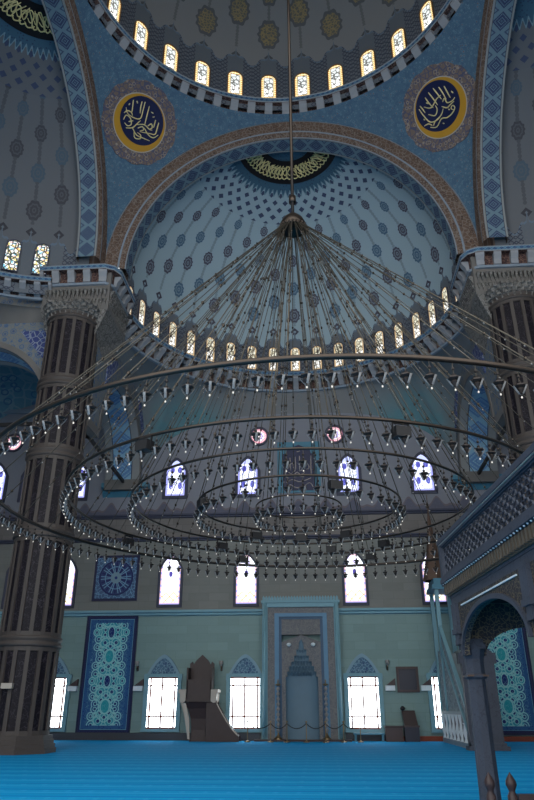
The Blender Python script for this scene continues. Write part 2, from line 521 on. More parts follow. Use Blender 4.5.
M['vault'] = lace_mat('teal_vault_painting', srgb(96, 132, 144), srgb(128, 148, 152), srgb(76, 104, 134), 1.6, 'Object')
M['carpet'] = carpet_mat()
M['dark_marble'] = marble_mat('dark_marble', srgb(24, 21, 28), srgb(86, 80, 88))
M['pier_stone'] = plain('pier_stone', srgb(72, 66, 63), 0.55, var=0.2, scale=1.5)
M['bronze'] = plain('dark_bronze', srgb(70, 62, 56), 0.36, 0.8, var=0.1)
M['wire'] = plain('bronze_cable', srgb(80, 75, 66), 0.45, 0.4, var=0)
M['brass'] = plain('brass', srgb(130, 112, 84), 0.4, 0.7, var=0.05)
M['bead'] = plain('bead_metal', srgb(64, 58, 52), 0.25, 0.7, var=0)
M['lampglass'] = plain('lamp_glass', srgb(128, 126, 124), 0.3, 0.0, 0.5, var=0)
M['ornament'] = plain('lamp_ornament', srgb(50, 45, 43), 0.5, 0.3, var=0)
M['bulb'] = emitter('lit_bulb', (1.0, 0.97, 0.9), 0.9)
M['black'] = plain('black_paint', srgb(28, 28, 30), 0.5, var=0)
M['gold'] = plain('gold_leaf', srgb(214, 198, 142), 0.45, 0.1, var=0)
M['gold_dim'] = plain('ochre_gold', srgb(176, 132, 42), 0.5, 0.1, var=0.1)
M['navy'] = plain('navy_tile', srgb(22, 30, 66), 0.4, var=0.1)
M['silver'] = plain('pale_script', srgb(150, 142, 140), 0.5, var=0)
M['darkpanel'] = plain('black_inscription_ground', srgb(22, 18, 20), 0.6, var=0)
M['frame_dark'] = plain('window_surround', srgb(66, 68, 84), 0.6)
M['frame_pale'] = plain('pale_window_surround', srgb(120, 150, 165), 0.6)
M['turq'] = plain('turquoise_moulding', srgb(112, 152, 164), 0.5)
M['teal'] = plain('teal_moulding', srgb(70, 120, 140), 0.5)
M['mihrab_blue'] = plain('mihrab_blue', srgb(88, 128, 156), 0.45)
M['mihrab_brown'] = lace_mat('mihrab_border', srgb(112, 112, 114), srgb(124, 124, 122), srgb(98, 100, 106), 5.0, 'Object')
M['mihrab_niche'] = plain('mihrab_niche_stone', srgb(96, 120, 136), 0.5)
M['wood'] = plain('dark_walnut', srgb(58, 46, 46), 0.4, var=0.25, scale=5)
M['redwood'] = plain('red_brown_wood', srgb(132, 62, 42), 0.45, var=0.25)
M['greymarble'] = marble_mat('grey_marble', srgb(66, 71, 82), srgb(44, 48, 58))
M['minbar'] = plain('minbar_marble', srgb(118, 134, 142), 0.4, var=0.15)
M['minbar_panel'] = lace_mat('minbar_panel', srgb(118, 132, 138), srgb(150, 160, 160), srgb(92, 104, 116), 3.0, 'Object')
M['white'] = plain('white_paint', srgb(205, 214, 218), 0.5, var=0)
M['cream'] = plain('cream_moulding', srgb(168, 160, 150), 0.45)
M['screenboard'] = plain('dark_board', srgb(48, 50, 62), 0.35)
M['boxwood'] = plain('box_brown', srgb(78, 66, 66), 0.6)
M['copper'] = plain('copper_finial', srgb(92, 74, 64), 0.5, 0.3)
M['reed'] = plain('gilded_reeding', srgb(84, 76, 66), 0.5, var=0.1)
M['slate'] = plain('slate_moulding', srgb(64, 88, 112), 0.5)
M['base_dark'] = plain('dark_skirting', srgb(62, 66, 72), 0.5)
M['panel_scroll'] = scroll_panel_mat('tall_tile_scroll', 2.65, 5.6, 2.4, srgb(48, 140, 156), srgb(44, 86, 130), srgb(136, 190, 192), srgb(26, 44, 104), srgb(40, 46, 84))
m_ = Mat('rosette_tile', 0.4); _x, _y, _z = m_.obj()
m_.base(srgb(66, 90, 122)); _r = hyp(_x, _z); _a = _x.atan2(_z)
m_.over(m_.voro(m_.vec, 5.0, 'DISTANCE_TO_EDGE').lt(0.05)*0.8, srgb(108, 150, 180))
m_.over(_r.lt(0.95), srgb(46, 62, 104)); m_.over(((_a*(5/pi)).cell().abs()*_r*1.3).lt(0.10)*_r.lt(0.85)*_r.gt(0.3), srgb(28, 36, 88))
m_.over((((_a*(5/pi)).cell().abs()-0.35).abs()*_r).lt(0.03)*_r.lt(0.85), srgb(110, 150, 175))
m_.over(_r.lt(0.3), srgb(110, 136, 150)); m_.over(_r.lt(0.08), srgb(30, 50, 110)); m_.over((_r-0.92).abs().lt(0.04), srgb(26, 36, 84)); m_.over((_r-0.6).abs().lt(0.02), srgb(100, 140, 170))
m_.over((_x.abs().gt(1.12)+_z.abs().gt(1.1)).min(1), srgb(38, 40, 70))
M['rosette'] = m_.done()
M['roundel_lace'] = lace_mat('roundel_lace', srgb(112, 98, 90), srgb(66, 74, 104), srgb(146, 134, 124), 4.2, 'Object')

# ------------------------------------------------------------------ the setting
CX, CY = 0.0, 17.7            # centre of the great dome
def rot_about(o, deg):
    """turn a finished object about the great dome's axis"""
    R_ = Matrix.Translation((CX, CY, 0)) @ Matrix.Rotation(RAD(deg), 4, 'Z') @ Matrix.Translation((-CX, -CY, 0))
    o.matrix_world = R_ @ Matrix.LocRotScale(o.location, o.rotation_euler, o.scale)

g = MB(); g.box((-19.6, -12, -0.3), (19.6, 37.6, 0)); struct(g, 'floor', M['carpet'])

# qibla wall in four horizontal zones, one wall
g = MB()
for (z0, z1, mi) in ((0, 6.0, 0), (6.0, 10.1, 1), (10.1, 11.4, 2), (11.4, 21.0, 3)):
    g.box((-19.6, 37.0, z0), (19.6, 37.6, z1), mi)
struct(g, 'wall_back', [M['lower_stone'], M['mid_stone'], M['upper_stone'], M['plaster']])
for sx, nm in ((-1, 'wall_left'), (1, 'wall_right')):
    g = MB(); g.box((min(sx*19.4, sx*20), -2, 0), (max(sx*19.4, sx*20), 37.6, 21)); struct(g, nm, M['side_stone'])

def ledge(name, z0, z1, d, mat, d2=None):
    g = MB(); h = z1-z0; d2 = d2 or d*0.5
    prof = [(37.0, z0), (37-d2, z0+h*0.15), (37-d2*1.1, z0+h*0.45), (37-d, z0+h*0.6), (37-d, z1), (37.0, z1)]
    g.prism(prof, -19.4, 19.4, plane='yz'); struct(g, name, mat)
ledge('trim_1', 11.30, 11.52, 0.22, M['frame_dark'])
ledge('trim_2', 9.98, 10.18, 0.20, M['frame_dark'])
g = MB(); g.box((-19.4, 36.8, 18.1), (-11.3, 37.0, 18.35)); struct(g, 'trim_11', M['pale'])
ledge('trim_3', 5.95, 6.25, 0.22, M['turq'])
g = MB(); g.box((-19.4, 36.86, 0), (-2.1, 37.0, 0.34)); struct(g, 'baseboard_left', M['base_dark'])
g = MB(); g.box((2.1, 36.86, 0), (4.0, 37.0, 0.34)); struct(g, 'baseboard_right', M['base_dark'])
g = MB(); g.box((4.0, 36.8, 0), (19.4, 37.0, 0.22)); struct(g, 'baseboard_back', M['redwood'])

# great dome, its drum and cornice
def dome_shell(name, R, loc, a0, a1, zbase, mat, n=96, arc=(0, 90)):
    g = MB(); prof = []
    if zbase < 0: prof += [(R, zbase), (R, zbase*0.5)]
    for i in range(33):
        t = RAD(arc[0]+(arc[1]-arc[0])*i/32); prof.append((max(R*cos(t), 1e-4), R*sin(t)))
    g.lathe(prof, (0, 0, 0), n, 0, a0, a1)
    return struct(g, name, mat, loc)
dome_shell('ceiling', 9.1, (CX, CY, 34.6), 0, 2*pi, -3.2, M['main_dome'], 120)

def cornice(name, path, z0, H, P, spacing, closed=False):
    """path: (x, y, nx, ny) samples, normal pointing into the room. Corbels with brown painted niches between, their colour darkened as shade, blue tile strip on top"""
    g = MB(); L = [0.0]
    for a, b in zip(path, path[1:]): L.append(L[-1]+sqrt((a[0]-b[0])**2+(a[1]-b[1])**2))
    def at(s, o, z):
        s = max(0, min(L[-1], s)); i = 0
        lo, hi = 0, len(L)-1
        while hi-lo > 1:
            md = (lo+hi)//2
            if L[md] <= s: lo = md
            else: hi = md
        t = (s-L[lo])/max(L[lo+1]-L[lo], 1e-9); a = path[lo]; b = path[lo+1]
        nx = a[2]+(b[2]-a[2])*t; ny = a[3]+(b[3]-a[3])*t
        return (a[0]+(b[0]-a[0])*t+nx*o, a[1]+(b[1]-a[1])*t+ny*o, z)
    n = len(path)-1
    def strip(p, q, m):
        vs = []; uv = []
        for k in range(n+1):
            vs += [at(L[k], *p), at(L[k], *q)]; uv += [(L[k], 0), (L[k], 0.26)]
        g.add(vs, [(2*k, 2*k+2, 2*k+3, 2*k+1) for k in range(n)], m, uv)
    h1, h2 = z0+H*0.10, z0+H*0.74
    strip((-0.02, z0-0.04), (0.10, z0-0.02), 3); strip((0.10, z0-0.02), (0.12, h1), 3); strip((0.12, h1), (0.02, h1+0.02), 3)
    strip((0.02, h1+0.02), (0.04, h2), 1)                 # niche back: brown painting, recess shade in its dark tone
    strip((0.04, h2), (P*0.94, h2), 1)                    # underside, its shade painted with the same dark colour
    strip((P*0.94, h2), (P*0.94, h2+H*0.04), 2); strip((P*0.94, h2+H*0.04), (P, h2+H*0.05), 2)
    strip((P, h2+H*0.05), (P, z0+H-0.03), 0); strip((P, z0+H-0.03), (P+0.04, z0+H), 2); strip((P+0.04, z0+H), (-0.5, z0+H+0.02), 2)
    N = max(1, round(L[-1]/spacing)); sp = L[-1]/N; w = sp*0.44
    for k in range(N+1 if not closed else N):
        c = k*sp; a = c-w/2; b = c+w/2; vs = []
        prof = [(0.0, h1), (0.16, h1+0.02), (P*0.5, z0+H*0.38), (P*0.86, z0+H*0.60), (P*0.9, h2+0.01), (0.0, h2+0.01)]
        def at2(s, o, z):
            if closed: s = s % L[-1]
            return at(s, o, z)
        A = [at2(a, *p) for p in prof]; B = [at2(b, *p) for p in prof]; m_ = len(prof)
        g.add(A+B, [tuple(range(m_)), tuple(range(2*m_-1, m_-1, -1))]+[(i, i+m_, (i+1) % m_+m_, (i+1) % m_) for i in range(m_)], 2)
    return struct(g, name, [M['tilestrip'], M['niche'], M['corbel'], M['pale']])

def circ_path(cx, cy, r, a0, a1, n=120):
    """azimuth from +y clockwise, normals towards the centre"""
    out = []
    for k in range(n+1):
        a = RAD(a0+(a1-a0)*k/n); out.append((cx+r*sin(a), cy+r*cos(a), -sin(a), -cos(a)))
    return out
cornice('trim_4', circ_path(CX, CY, 9.42, -180, 180, 200), 31.0, 1.0, 0.60, 2*pi*9.42/60, True)

# window builder -----------------------------------------------------
def arch_pts(w, h, kind='round', n=12, x0=0.0, z0=0.0):
    """outline from the foot up and over to the other foot"""
    if kind == 'circle':
        return [(x0-w/2*cos(2*pi*k/28), z0+h/2+h/2*sin(2*pi*k/28)) for k in range(28)]
    pts = [(x0-w/2, z0)]
    if kind == 'rect': return pts+[(x0-w/2, z0+h), (x0+w/2, z0+h), (x0+w/2, z0)]
    rise = w/2 if kind == 'round' else w*0.62
    for k in range(n+1):
        t = k/n
        if kind == 'round':
            a = pi*(1-t); pts.append((x0+w/2*cos(a), z0+h-rise+rise*sin(a)))
        else:
            s_ = 2*t-1; q = abs(s_); zz = (1-q**1.9)*(0.80)+0.20*(1-q)
            pts.append((x0+w/2*s_, z0+h-rise+rise*zz))
    pts.append((x0+w/2, z0))
    return pts

def window_proto(name, w, h, kind, glass, frame_mat, fw=0.12, depth=0.12, n=12):
    root = prop(empty(name), kind='structure')
    o = arch_pts(w+2*fw, h+fw*(2 if kind == 'circle' else 1.6), kind, n, 0, -fw if kind == 'circle' else -fw*0.6)
    i = arch_pts(w, h, kind, n)
    g = MB(); g.frame(o, i, -depth, 0.02, 0, 'xz', kind == 'circle')
    if kind != 'circle': g.box((-w/2-fw, -depth, -fw), (w/2+fw, 0.02, 0.0))
    g.build('frame', frame_mat, root)
    g = MB(); g.prism(i, -0.03, 0.01, 0); g.build('stained_glass' if kind != 'rect' else 'pane', glass, root)
    return root
WN = [0]
def place_window(proto, loc, rz, first=None):
    WN[0] += 1
    o = proto if not proto.get('used') else copy_tree(proto)
    if 'used' in o: del o['used']
    proto['used'] = 1
    o.name = 'window_%d' % WN[0]; o.location = loc; o.rotation_euler = (0, 0, rz)
    return o

M['g_dome'] = glass_mat('dome_stained_glass', 0.80, 1.80, 'dome', 1.6)
M['g_semi'] = glass_mat('half_dome_stained_glass', 0.56, 1.62, 'semi', 1.3)
M['g_side'] = glass_mat('side_stained_glass', 0.62, 1.7, 'side', 1.2)
M['g_upper'] = glass_mat('upper_wall_glass', 1.12, 2.15, 'upper', 1.7)
M['g_mid'] = glass_mat('middle_wall_glass', 1.12, 2.6, 'mid', 2.2)
M['g_round'] = glass_mat('round_glass', 0.95, 0.95, 'round', 1.3)
M['g_low'] = glass_mat('clear_glass', 1.5, 2.4, 'clear', 9.0)
M['wf_dome'] = plain('ochre_window_edge', srgb(120, 92, 60), 0.6)

p = window_proto('window_1', 0.80, 1.80, 'round', M['g_dome'], M['wf_dome'], 0.05, 0.08)
for k in range(-8, 8):
    a = RAD(6+12*k); place_window(p, (CX+9.05*sin(a), CY+9.05*cos(a), 32.2), -a)

# pendentives: sphere through the ring and the four arch crowns
PC = (CX, CY, 21.4); PR = 13.15
def pend_pt(az, t):
    """az azimuth, t 0 at the ring .. 1 at the boundary (arch plane 9.3 out, or the springing)"""
    top = 31.0
    zt = top-PC[2]
    el1 = math.asin(zt/PR)
    m_ = max(abs(sin(az)), abs(cos(az)))
    rr = 9.3/m_                                 # horizontal distance where the arch plane is met
    el0 = acos(min(1.0, rr/PR))
    el = el1+(el0-el1)*t
    return (PR*cos(el)*sin(az), PR*cos(el)*cos(az), PR*sin(el))
for k, (a0, nm) in enumerate(((0, 'right'), (-90, 'left'), (90, 'right'), (180, 'left'))):
    g = MB(); g.grid(96, 72, lambda u, v: pend_pt(RAD(a0+90*u), v), 0)
    struct(g, 'ceiling', M['pend'], PC)

# one great arch (north), then turned for west and east
def great_arch():
    out = []
    Z = 21.4; n = 64
    g = MB()
    def circ(r, y): return lambda u: (-r*cos(pi*u), y, Z+r*sin(pi*u))
    def face(r0, r1, y0, y1, m, wv):
        L_ = pi*(r0+r1)/2
        g.grid(n, 1, lambda u, v: circ(r0+(r1-r0)*v, y0+(y1-y0)*v)(u), m, lambda u, v: (u*L_, v*wv))
    face(9.34, 9.22, 26.97, 26.90, 1, 0.1)
    face(9.22, 8.55, 26.90, 26.95, 0, 0.67)
    face(8.55, 8.45, 26.90, 26.90, 1, 0.1)
    face(8.45, 8.20, 26.90, 27.02, 0, 0.3)
    face(8.20, 8.15, 27.02, 27.02, 1, 0.1)
    g.grid(n, 1, lambda u, v: circ(8.15, 27.02+0.98*v)(u), 2, lambda u, v: (u*pi*8.15, v*1.0))
    face(8.15, 8.30, 28.0, 28.0, 1, 0.1); face(8.30, 8.75, 28.02, 28.02, 0, 0.45)
    g.grid(n, 1, lambda u, v: circ(9.34, 26.97+1.1*v)(u), 0)
    out.append(struct(g, 'trim_5', [M['brown'], M['pale'], M['soffit']]))
    return out

def half_dome(mat_key, zc=19.0, H=1.0):
    """north half dome with everything that hangs on it; built in place"""
    out = []
    c = (0, 27.8, 21.4)
    out.append(dome_shell('ceiling', 8.65, c, RAD(-2), RAD(182), -1.9, M[mat_key], 72))
    path = circ_path(0, 27.9, 9.0, -82, 82, 110)
    out.append(cornice('trim_6', path, zc, H, 0.75, RAD(9)*9.0*0.5))
    return out

def boundary(az):
    """lower edge of the half dome's squinch surface on the rectangle x=+-9.2, y=37"""
    dx, dy = sin(az), cos(az)
    t1 = 9.2/abs(dx) if abs(dx) > 1e-6 else 1e9
    t2 = 9.15/dy if dy > 1e-6 else 1e9
    t = min(t1, t2); x = dx*t; y = 27.85+dy*t
    if t2 <= t1: z = 13.3+4.3*max(0.0, 1-(abs(x)/9.25)**3.0)**0.5
    else: z = 13.3+5.1*max(0.0, 1-(max(0.0, y-29)/8.01)**7)**0.5
    return (x, y, z)
def squinch(mat='squinch'):
    g = MB()
    def fn(u, v):
        az = RAD(-87+174*u); b = boundary(az); t = (9.02*sin(az), 27.9+9.02*cos(az), 19.0)
        k = v; kz = v**1.25
        return (t[0]+(b[0]-t[0])*(k**0.7), t[1]+(b[1]-t[1])*(k**0.7), t[2]+(b[2]-t[2])*kz)
    g.grid(140, 14, fn, 0, lambda u, v: (u*28, v*5))
    return struct(g, 'ceiling', M[mat])

def side_wall(sx):
    """wall with a tall arch between the pier and the qibla wall; inner face at x = sx*9.2"""
    g = MB(); yc, r, zs = 32.65, 3.75, 13.5; n = 40
    x0, x1 = sx*9.2, sx*11.2
    top = 20.0; ya, yb = 27.3, 37.0
    arc = [(yc-r*cos(pi*k/n), zs+r*sin(pi*k/n)) for k in range(n+1)]
    def outer(k):
        a = pi*k/n; y = yc-8*cos(a); z = zs+8*sin(a)
        y = max(ya, min(yb, y)); z = min(top, z)
        return (y, z)
    for xf, flip in ((x0, 1), (x1, 0)):
        vs = [(xf, p[0], p[1]) for p in arc]+[(xf, outer(k)[0], outer(k)[1]) for k in range(n+1)]
        uv = [(p[1], p[2]) for p in vs]
        g.add(vs, [(k, k+1, n+2+k, n+1+k) for k in range(n)], 0, uv)
    vs = [(x0, p[0], p[1]) for p in arc]+[(x1, p[0], p[1]) for p in arc]
    uv = [(pi*r*k/n, 0) for k in range(n+1)]+[(pi*r*k/n, 2.0) for k in range(n+1)]
    g.add(vs, [(k, k+1, n+2+k, n+1+k) for k in range(n)], 1, uv)
    # legs: pier side (buried in the pier) and the strip on the qibla wall
    g.box((min(x0, x1), yc+r, zs-0.6), (max(x0, x1), 37.0, zs), 2)
    g.box((min(x0, x1), ya, zs-0.4), (max(x0, x1), yc-r, zs), 2)
    # moulded archivolt and cobalt triangle on the inner face
    xo = sx*9.14
    A = [(yc-(r+0.28)*cos(pi*k/n), zs+(r+0.28)*sin(pi*k/n)) for k in range(n+1)]
    g.frame(A, arc, min(x0, xo), max(x0, xo), 2, 'yz')
    for tri in (((28.9, 17.9), (30.6, 17.9), (28.9, 15.9)), ((36.6, 17.9), (34.8, 17.9), (36.6, 15.9))):
        T = [(xo, a, b) for a, b in tri]+[(x0, a, b) for a, b in tri]
        g.add(T, [(0, 1, 2), (3, 5, 4), (0, 3, 4, 1), (1, 4, 5, 2), (2, 5, 3, 0)], 3, [(p[1], p[2]) for p in T])
    return struct(g, 'wall_inner', [M['spandrel'], M['archsoffit'], M['stone'], M['cobalt']])

great_arch(); half_dome('semi_dome'); squinch()
sw = [side_wall(-1), side_wall(1)]
semi_p = window_proto('window_1', 0.56, 1.62, 'round', M['g_semi'], M['frame_dark'], 0.05, 0.07, 8)
for k in range(-9, 10):
    a = RAD(9*k); place_window(semi_p, (8.58*sin(a), 27.8+8.58*cos(a), 20.15), -a)
side_p = window_proto('window_1', 0.62, 1.75, 'round', M['g_side'], M['frame_dark'], 0.05, 0.07, 8)
for deg in (90, -90):
    for o in great_arch()+half_dome('semi_dome_side', 19.4, 0.85)+[squinch('stone')]: rot_about(o, deg)
    s1 = side_wall(1 if deg == 90 else -1); rot_about(s1, deg)
    for k in (range(-2, 9) if deg == 90 else range(-9, 2)):
        a = RAD(9*k+4.5)
        x, y = 8.58*sin(a), 10.1+8.58*cos(a)
        R = RAD(deg); X = x*cos(R)-y*sin(R); Y = x*sin(R)+y*cos(R)
        place_window(side_p, (X, CY+Y, 20.6), -a+R)

# corner bays behind the piers
for sx in (-1, 1):
    g = MB()
    cxb, cyb = sx*15.3, 33.0
    def fn(u, v, cxb=cxb, cyb=cyb):
        x = (u-0.5)*8.4; y = (v-0.5)*8.4
        return (cxb+x, cyb+y, 13.6+sqrt(max(0.0, 6.6**2-min(x*x+y*y, 36))))
    g.grid(24, 24, fn, 0); struct(g, 'ceiling', M['vault'])
    g = MB(); g.box((min(sx*11.0, sx*19.5), 29.0, 20.7), (max(sx*11.0, sx*19.5), 37.5, 21.0)); struct(g, 'ceiling', M['stone'])

# impost blocks over the piers with their cornice
def impost(sx):
    x0, x1 = 8.55, 11.8; y0, y1 = 26.25, 29.3
    g = MB(); g.box((min(sx*x0, sx*x1), y0, 18.6), (max(sx*x0, sx*x1), y1, 20.92))
    T = [(sx*x0, y0, 18.6), (sx*x1, y0, 18.6), (sx*x1, y1, 18.6), (sx*x0, y1, 18.6), (sx*9.5, 26.7, 16.6), (sx*11.2, 26.7, 16.6), (sx*11.2, 28.6, 16.6), (sx*9.3, 28.6, 16.4)]
    g.add(T, [(0, 1, 5, 4), (1, 2, 6, 5), (2, 3, 7, 6), (3, 0, 4, 7), (4, 5, 6, 7)], 1)
    struct(g, 'wall_impost', [M['stone'], M['carved']])
    P = []
    n = 14; d = 0.05
    def seg(a, b, nx, ny, m_=8):
        for k in range(m_+1):
            P.append((a[0]+(b[0]-a[0])*k/m_, a[1]+(b[1]-a[1])*k/m_, nx, ny))
    # chamfered corner, normals turning at it
    seg((sx*(x1+0.2), y0), (sx*(x0+0.25), y0), 0, -1)
    P.append((sx*(x0+0.12), y0+0.12, -sx*0.75, -0.75))
    seg((sx*x0, y0+0.25), (sx*x0, y1-0.2), -sx, 0)
    cornice('trim_7', P, 19.98, 0.92, 0.40, 0.80)
    # carved band under the cornice
    for (za, zb, o_, nn) in ((18.75, 19.15, 0.05, 18), (19.2, 19.65, 0.11, 16)):
        g = MB()
        for k in range(nn):
            xa = x0+0.1+(x1-x0-0.2)*k/nn; xb = x0+0.1+(x1-x0-0.2)*(k+0.86)/nn; xm = (xa+xb)/2
            g.add([(sx*xa, y0, zb), (sx*xb, y0, zb), (sx*xb, y0-o_*2, zb), (sx*xa, y0-o_*2, zb), (sx*xm, y0, za)], [(0, 1, 2, 3), (0, 3, 4), (1, 4, 2), (3, 2, 4)])
            ya_ = y0+0.1+(y1-y0-0.2)*k/nn; yb_ = y0+0.1+(y1-y0-0.2)*(k+0.86)/nn; ym = (ya_+yb_)/2
            g.add([(sx*x0, ya_, zb), (sx*x0, yb_, zb), (sx*(x0-o_*2), yb_, zb), (sx*(x0-o_*2), ya_, zb), (sx*x0, ym, za)], [(0, 1, 2, 3), (0, 3, 4), (1, 4, 2), (3, 2, 4)])
        struct(g, 'trim_10', M['carved'])
    # carved capital: stepped muqarnas tiers down to the shaft
    g = MB(); cx, cy = sx*10.22, 26.6
    rnd = random.Random(3)
    tiers = [(17.95, 1.20), (18.12, 1.26), (18.13, 1.34), (18.3, 1.38), (18.31, 1.42), (18.48, 1.46), (18.49, 1.5), (18.6, 1.54)]
    def cap(u, v):
        i = v*(len(tiers)-1); j = min(int(i), len(tiers)-2); t = i-j
        z = tiers[j][0]+(tiers[j+1][0]-tiers[j][0])*t; r = tiers[j][1]+(tiers[j+1][1]-tiers[j][1])*t
        a = 2*pi*u; blend = v
        ph = (j//2) % 2*0.5
        sc = 1-0.085*abs(sin(pi*(u*28+ph)))*(1 if j % 2 == 0 else 0.3)
        sq = 1/max(abs(cos(a)), abs(sin(a)))
        rr = r*((1-blend)+blend*min(sq, 1.16))*sc*(1.0-0.12*blend)
        return (cx+rr*cos(a), cy+rr*sin(a), z)
    g.grid(168, 21, cap, 0, lambda u, v: (u*8, v*2), smooth=False)
    return g.build('capital', M['carved'])
CAPS = {sx: impost(sx) for sx in (-1, 1)}

# ------------------------------------------------------------------ great piers
def pier(sx, label):
    t = thing('fluted_pier', label, 'pillar', (sx*10.22, 26.6, 0))
    cap = CAPS[sx]; cap.parent = t; cap.location = (-sx*10.22, -26.6, 0)
    R = 1.15; NR = 16
    zs = [0.55, 3.75, 7.85, 11.25, 14.55, 18.0]
    for z0, z1 in zip(zs, zs[1:]):
        a_, b_ = z0+(0.0 if z0 < 1 else 0.16), z1-0.16
        g = MB()
        # cross section: ribs proud of recessed marble strips
        prof = []
        for k in range(NR):
            c = 2*pi*k/NR
            for da, r, in ((-0.42, R), (0.42, R), (0.46, R-0.07), (1.0-0.46, R-0.07)):
                prof.append((c+da*2*pi/NR*0.4 if abs(da) <= 0.42 else c+(0.18 if da < 0.5 else 0.82)*2*pi/NR, r))
        n = len(prof)
        lv = [(a_, False), (a_+0.18, False), (a_+0.181, True), (b_-0.181, True), (b_-0.18, False), (b_, False)]
        vs = [((r if rec else R)*cos(a), (r if rec else R)*sin(a), z) for z, rec in lv for a, r in prof]
        for j in range(len(lv)-1):
            fs = []; mi = []
            for i in range(n):
                f = (j*n+i, j*n+(i+1) % n, (j+1)*n+(i+1) % n, (j+1)*n+i)
                fs.append(f); mi.append(1 if (i % 4 == 2 and j == 2) else 0)
            if j == 0: b0 = len(g.v); g.add(vs, [], 0)
            for f, m_ in zip(fs, mi):
                g.f.append(tuple(b0+q for q in f)); g.m.append(m_); g.uv.append(None); g.sm.append(False)
        g.build('shaft_section', [M['pier_stone'], M['dark_marble']], t)
    for z in zs[1:]:
        g = MB(); g.lathe([(R-0.02, -0.20), (R+0.06, -0.17), (R+0.07, -0.08), (R+0.02, -0.03), (R+0.02, 0.03), (R+0.07, 0.08), (R+0.06, 0.17), (R-0.02, 0.20)], (0, 0, z), 48)
        g.build('ring_moulding', M['pier_stone'], t)
    g = MB()
    def oct_(r): return [(r/cos(pi/8)*cos(pi/8+pi/4*k), r/cos(pi/8)*sin(pi/8+pi/4*k)) for k in range(8)]
    for r0, z0, z1 in ((1.34, 0, 0.16), (1.29, 0.16, 0.30), (1.24, 0.30, 0.44), (1.19, 0.44, 0.58)):
        g.prism(oct_(r0), z0, z1, plane='xy')
    g.build('base', M['pier_stone'], t)
    return t
pier(-1, 'big round stone pillar with dark marble flutes, standing at the left edge')
pier(1, 'big round stone pillar with dark marble flutes, rising behind the raised gallery')

# tie beams of the side arches
for sx, lab in ((-1, 'dark iron tie beam between the left pillar and the corbel on the back wall'), (1, 'dark iron tie beam between the right pillar and the corbel on the back wall')):
    g = MB(); g.bar((sx*10.1, 28.0, 13.7), (sx*10.1, 36.95, 13.35), 0.14, 0.16)
    prop(g.build('tie_beam', M['black']), lab, 'beam')
g = MB(); g.bar((-11.0, 27.9, 13.5), (-19.4, 27.9, 13.5), 0.14, 0.16)
prop(g.build('tie_beam', M['black']), 'dark iron tie beam running left from the left pillar to the side wall', 'beam')

# ------------------------------------------------------------------ windows of the qibla wall
up = window_proto('window_1', 1.12, 2.15, 'pointed', M['g_upper'], M['frame_dark'], 0.18, 0.10)
for x in (-18.0, -15.75, -13.05, -7.14, -2.91, 2.91, 7.12, 12.7, 16.2): place_window(up, (x, 37, 12.62), 0)
rd = window_proto('window_1', 0.95, 0.95, 'circle', M['g_round'], M['frame_dark'], 0.12, 0.10)
for x in (-17.3, -2.27, 2.22): place_window(rd, (x, 37, 15.70), 0)
md = window_proto('window_1', 1.10, 2.6, 'pointed', M['g_mid'], M['frame_dark'], 0.14, 0.10)
for x in (-15.75, -13.05, -7.1, -2.92, 2.95, 7.12, 12.7): place_window(md, (x, 37, 6.55), 0)

def low_window():
    root = prop(empty('window_1'), kind='structure')
    w, h = 1.5, 2.4
    g = MB(); g.box((-w/2, -0.03, 0), (w/2, 0.01, h)); g.build('pane', M['g_low'], root)
    g = MB()
    for x in (-w/2+0.12, -0.03, w/2-0.12): g.box((x-0.04, -0.10, 0), (x+0.04, -0.03, h))
    for z in (0.0, 0.52, 1.95, h-0.05): g.box((-w/2, -0.095, z), (w/2, -0.03, z+0.07))
    g.build('casement', M['redwood'], root)
    o = arch_pts(w+0.44, h+0.16, 'rect'); i = arch_pts(w, h, 'rect')
    g = MB(); g.frame(o, i, -0.16, 0.01); g.box((-w/2-0.24, -0.22, -0.14), (w/2+0.24, 0.01, 0.0)); g.build('surround', M['turq'], root)
    # pointed tympanum with blue tiles
    pts = arch_pts(w+0.1, 0.80, 'pointed', 16, 0, h+0.12)
    g = MB(); g.prism(pts, -0.07, 0.01); g.build('tympanum', M['lace_blue'], root)
    po = arch_pts(w+0.5, 0.98, 'pointed', 16, 0, h+0.12)
    g = MB(); g.frame(po, pts, -0.14, 0.01); g.build('hood', M['frame_pale'], root)
    return root
M['lace_blue'] = lace_mat('tympanum_tiles', srgb(78, 108, 132), srgb(128, 158, 172), srgb(50, 66, 106), 6.0, 'Object')
lw = low_window()
for x in (-13.0, -7.16, -2.9, 3.08, 7.25, 13.3): place_window(lw, (x, 37, 0.52), 0)

# corbel ledges of the side arches
for sx in (-1, 1):
    g = MB(); g.prism([(37, 12.6), (36.75, 12.95), (36.5, 13.1), (36.5, 13.35), (37, 13.35)], min(sx*8.65, sx*11.4), max(sx*8.65, sx*11.4), plane='yz')
    struct(g, 'trim_8', M['teal'])
    g = MB(); g.box((min(sx*9.2, sx*11.2), 36.75, 13.35), (max(sx*9.2, sx*11.2), 37.0, 13.5)); struct(g, 'trim_9', M['stone'])

# ------------------------------------------------------------------ inscriptions
def strokes(g, lines, place, r, m=0, close=False):
    """calligraphic strokes: (u, v) polylines smoothed and swept with a swelling pen"""
    for ln in lines:
        pts = [Vector((p[0], p[1], 0)) for p in ln]; out = []
        for i in range(len(pts)-1):
            p0 = pts[max(i-1, 0)]; p1 = pts[i]; p2 = pts[i+1]; p3 = pts[min(i+2, len(pts)-1)]
            for k in range(4):
                t = k/4; out.append(0.5*((2*p1)+(p2-p0)*t+(2*p0-5*p1+4*p2-p3)*t*t+(3*p1-p0-3*p2+p3)*t**3))
        out.append(pts[-1]); n = len(out)
        rr = [r*(0.55+0.6*sin(pi*(0.15+0.8*i/(n-1)))) for i in range(n)]
        g.tube([place(q.x, q.y) for q in out], rr, 5, m)

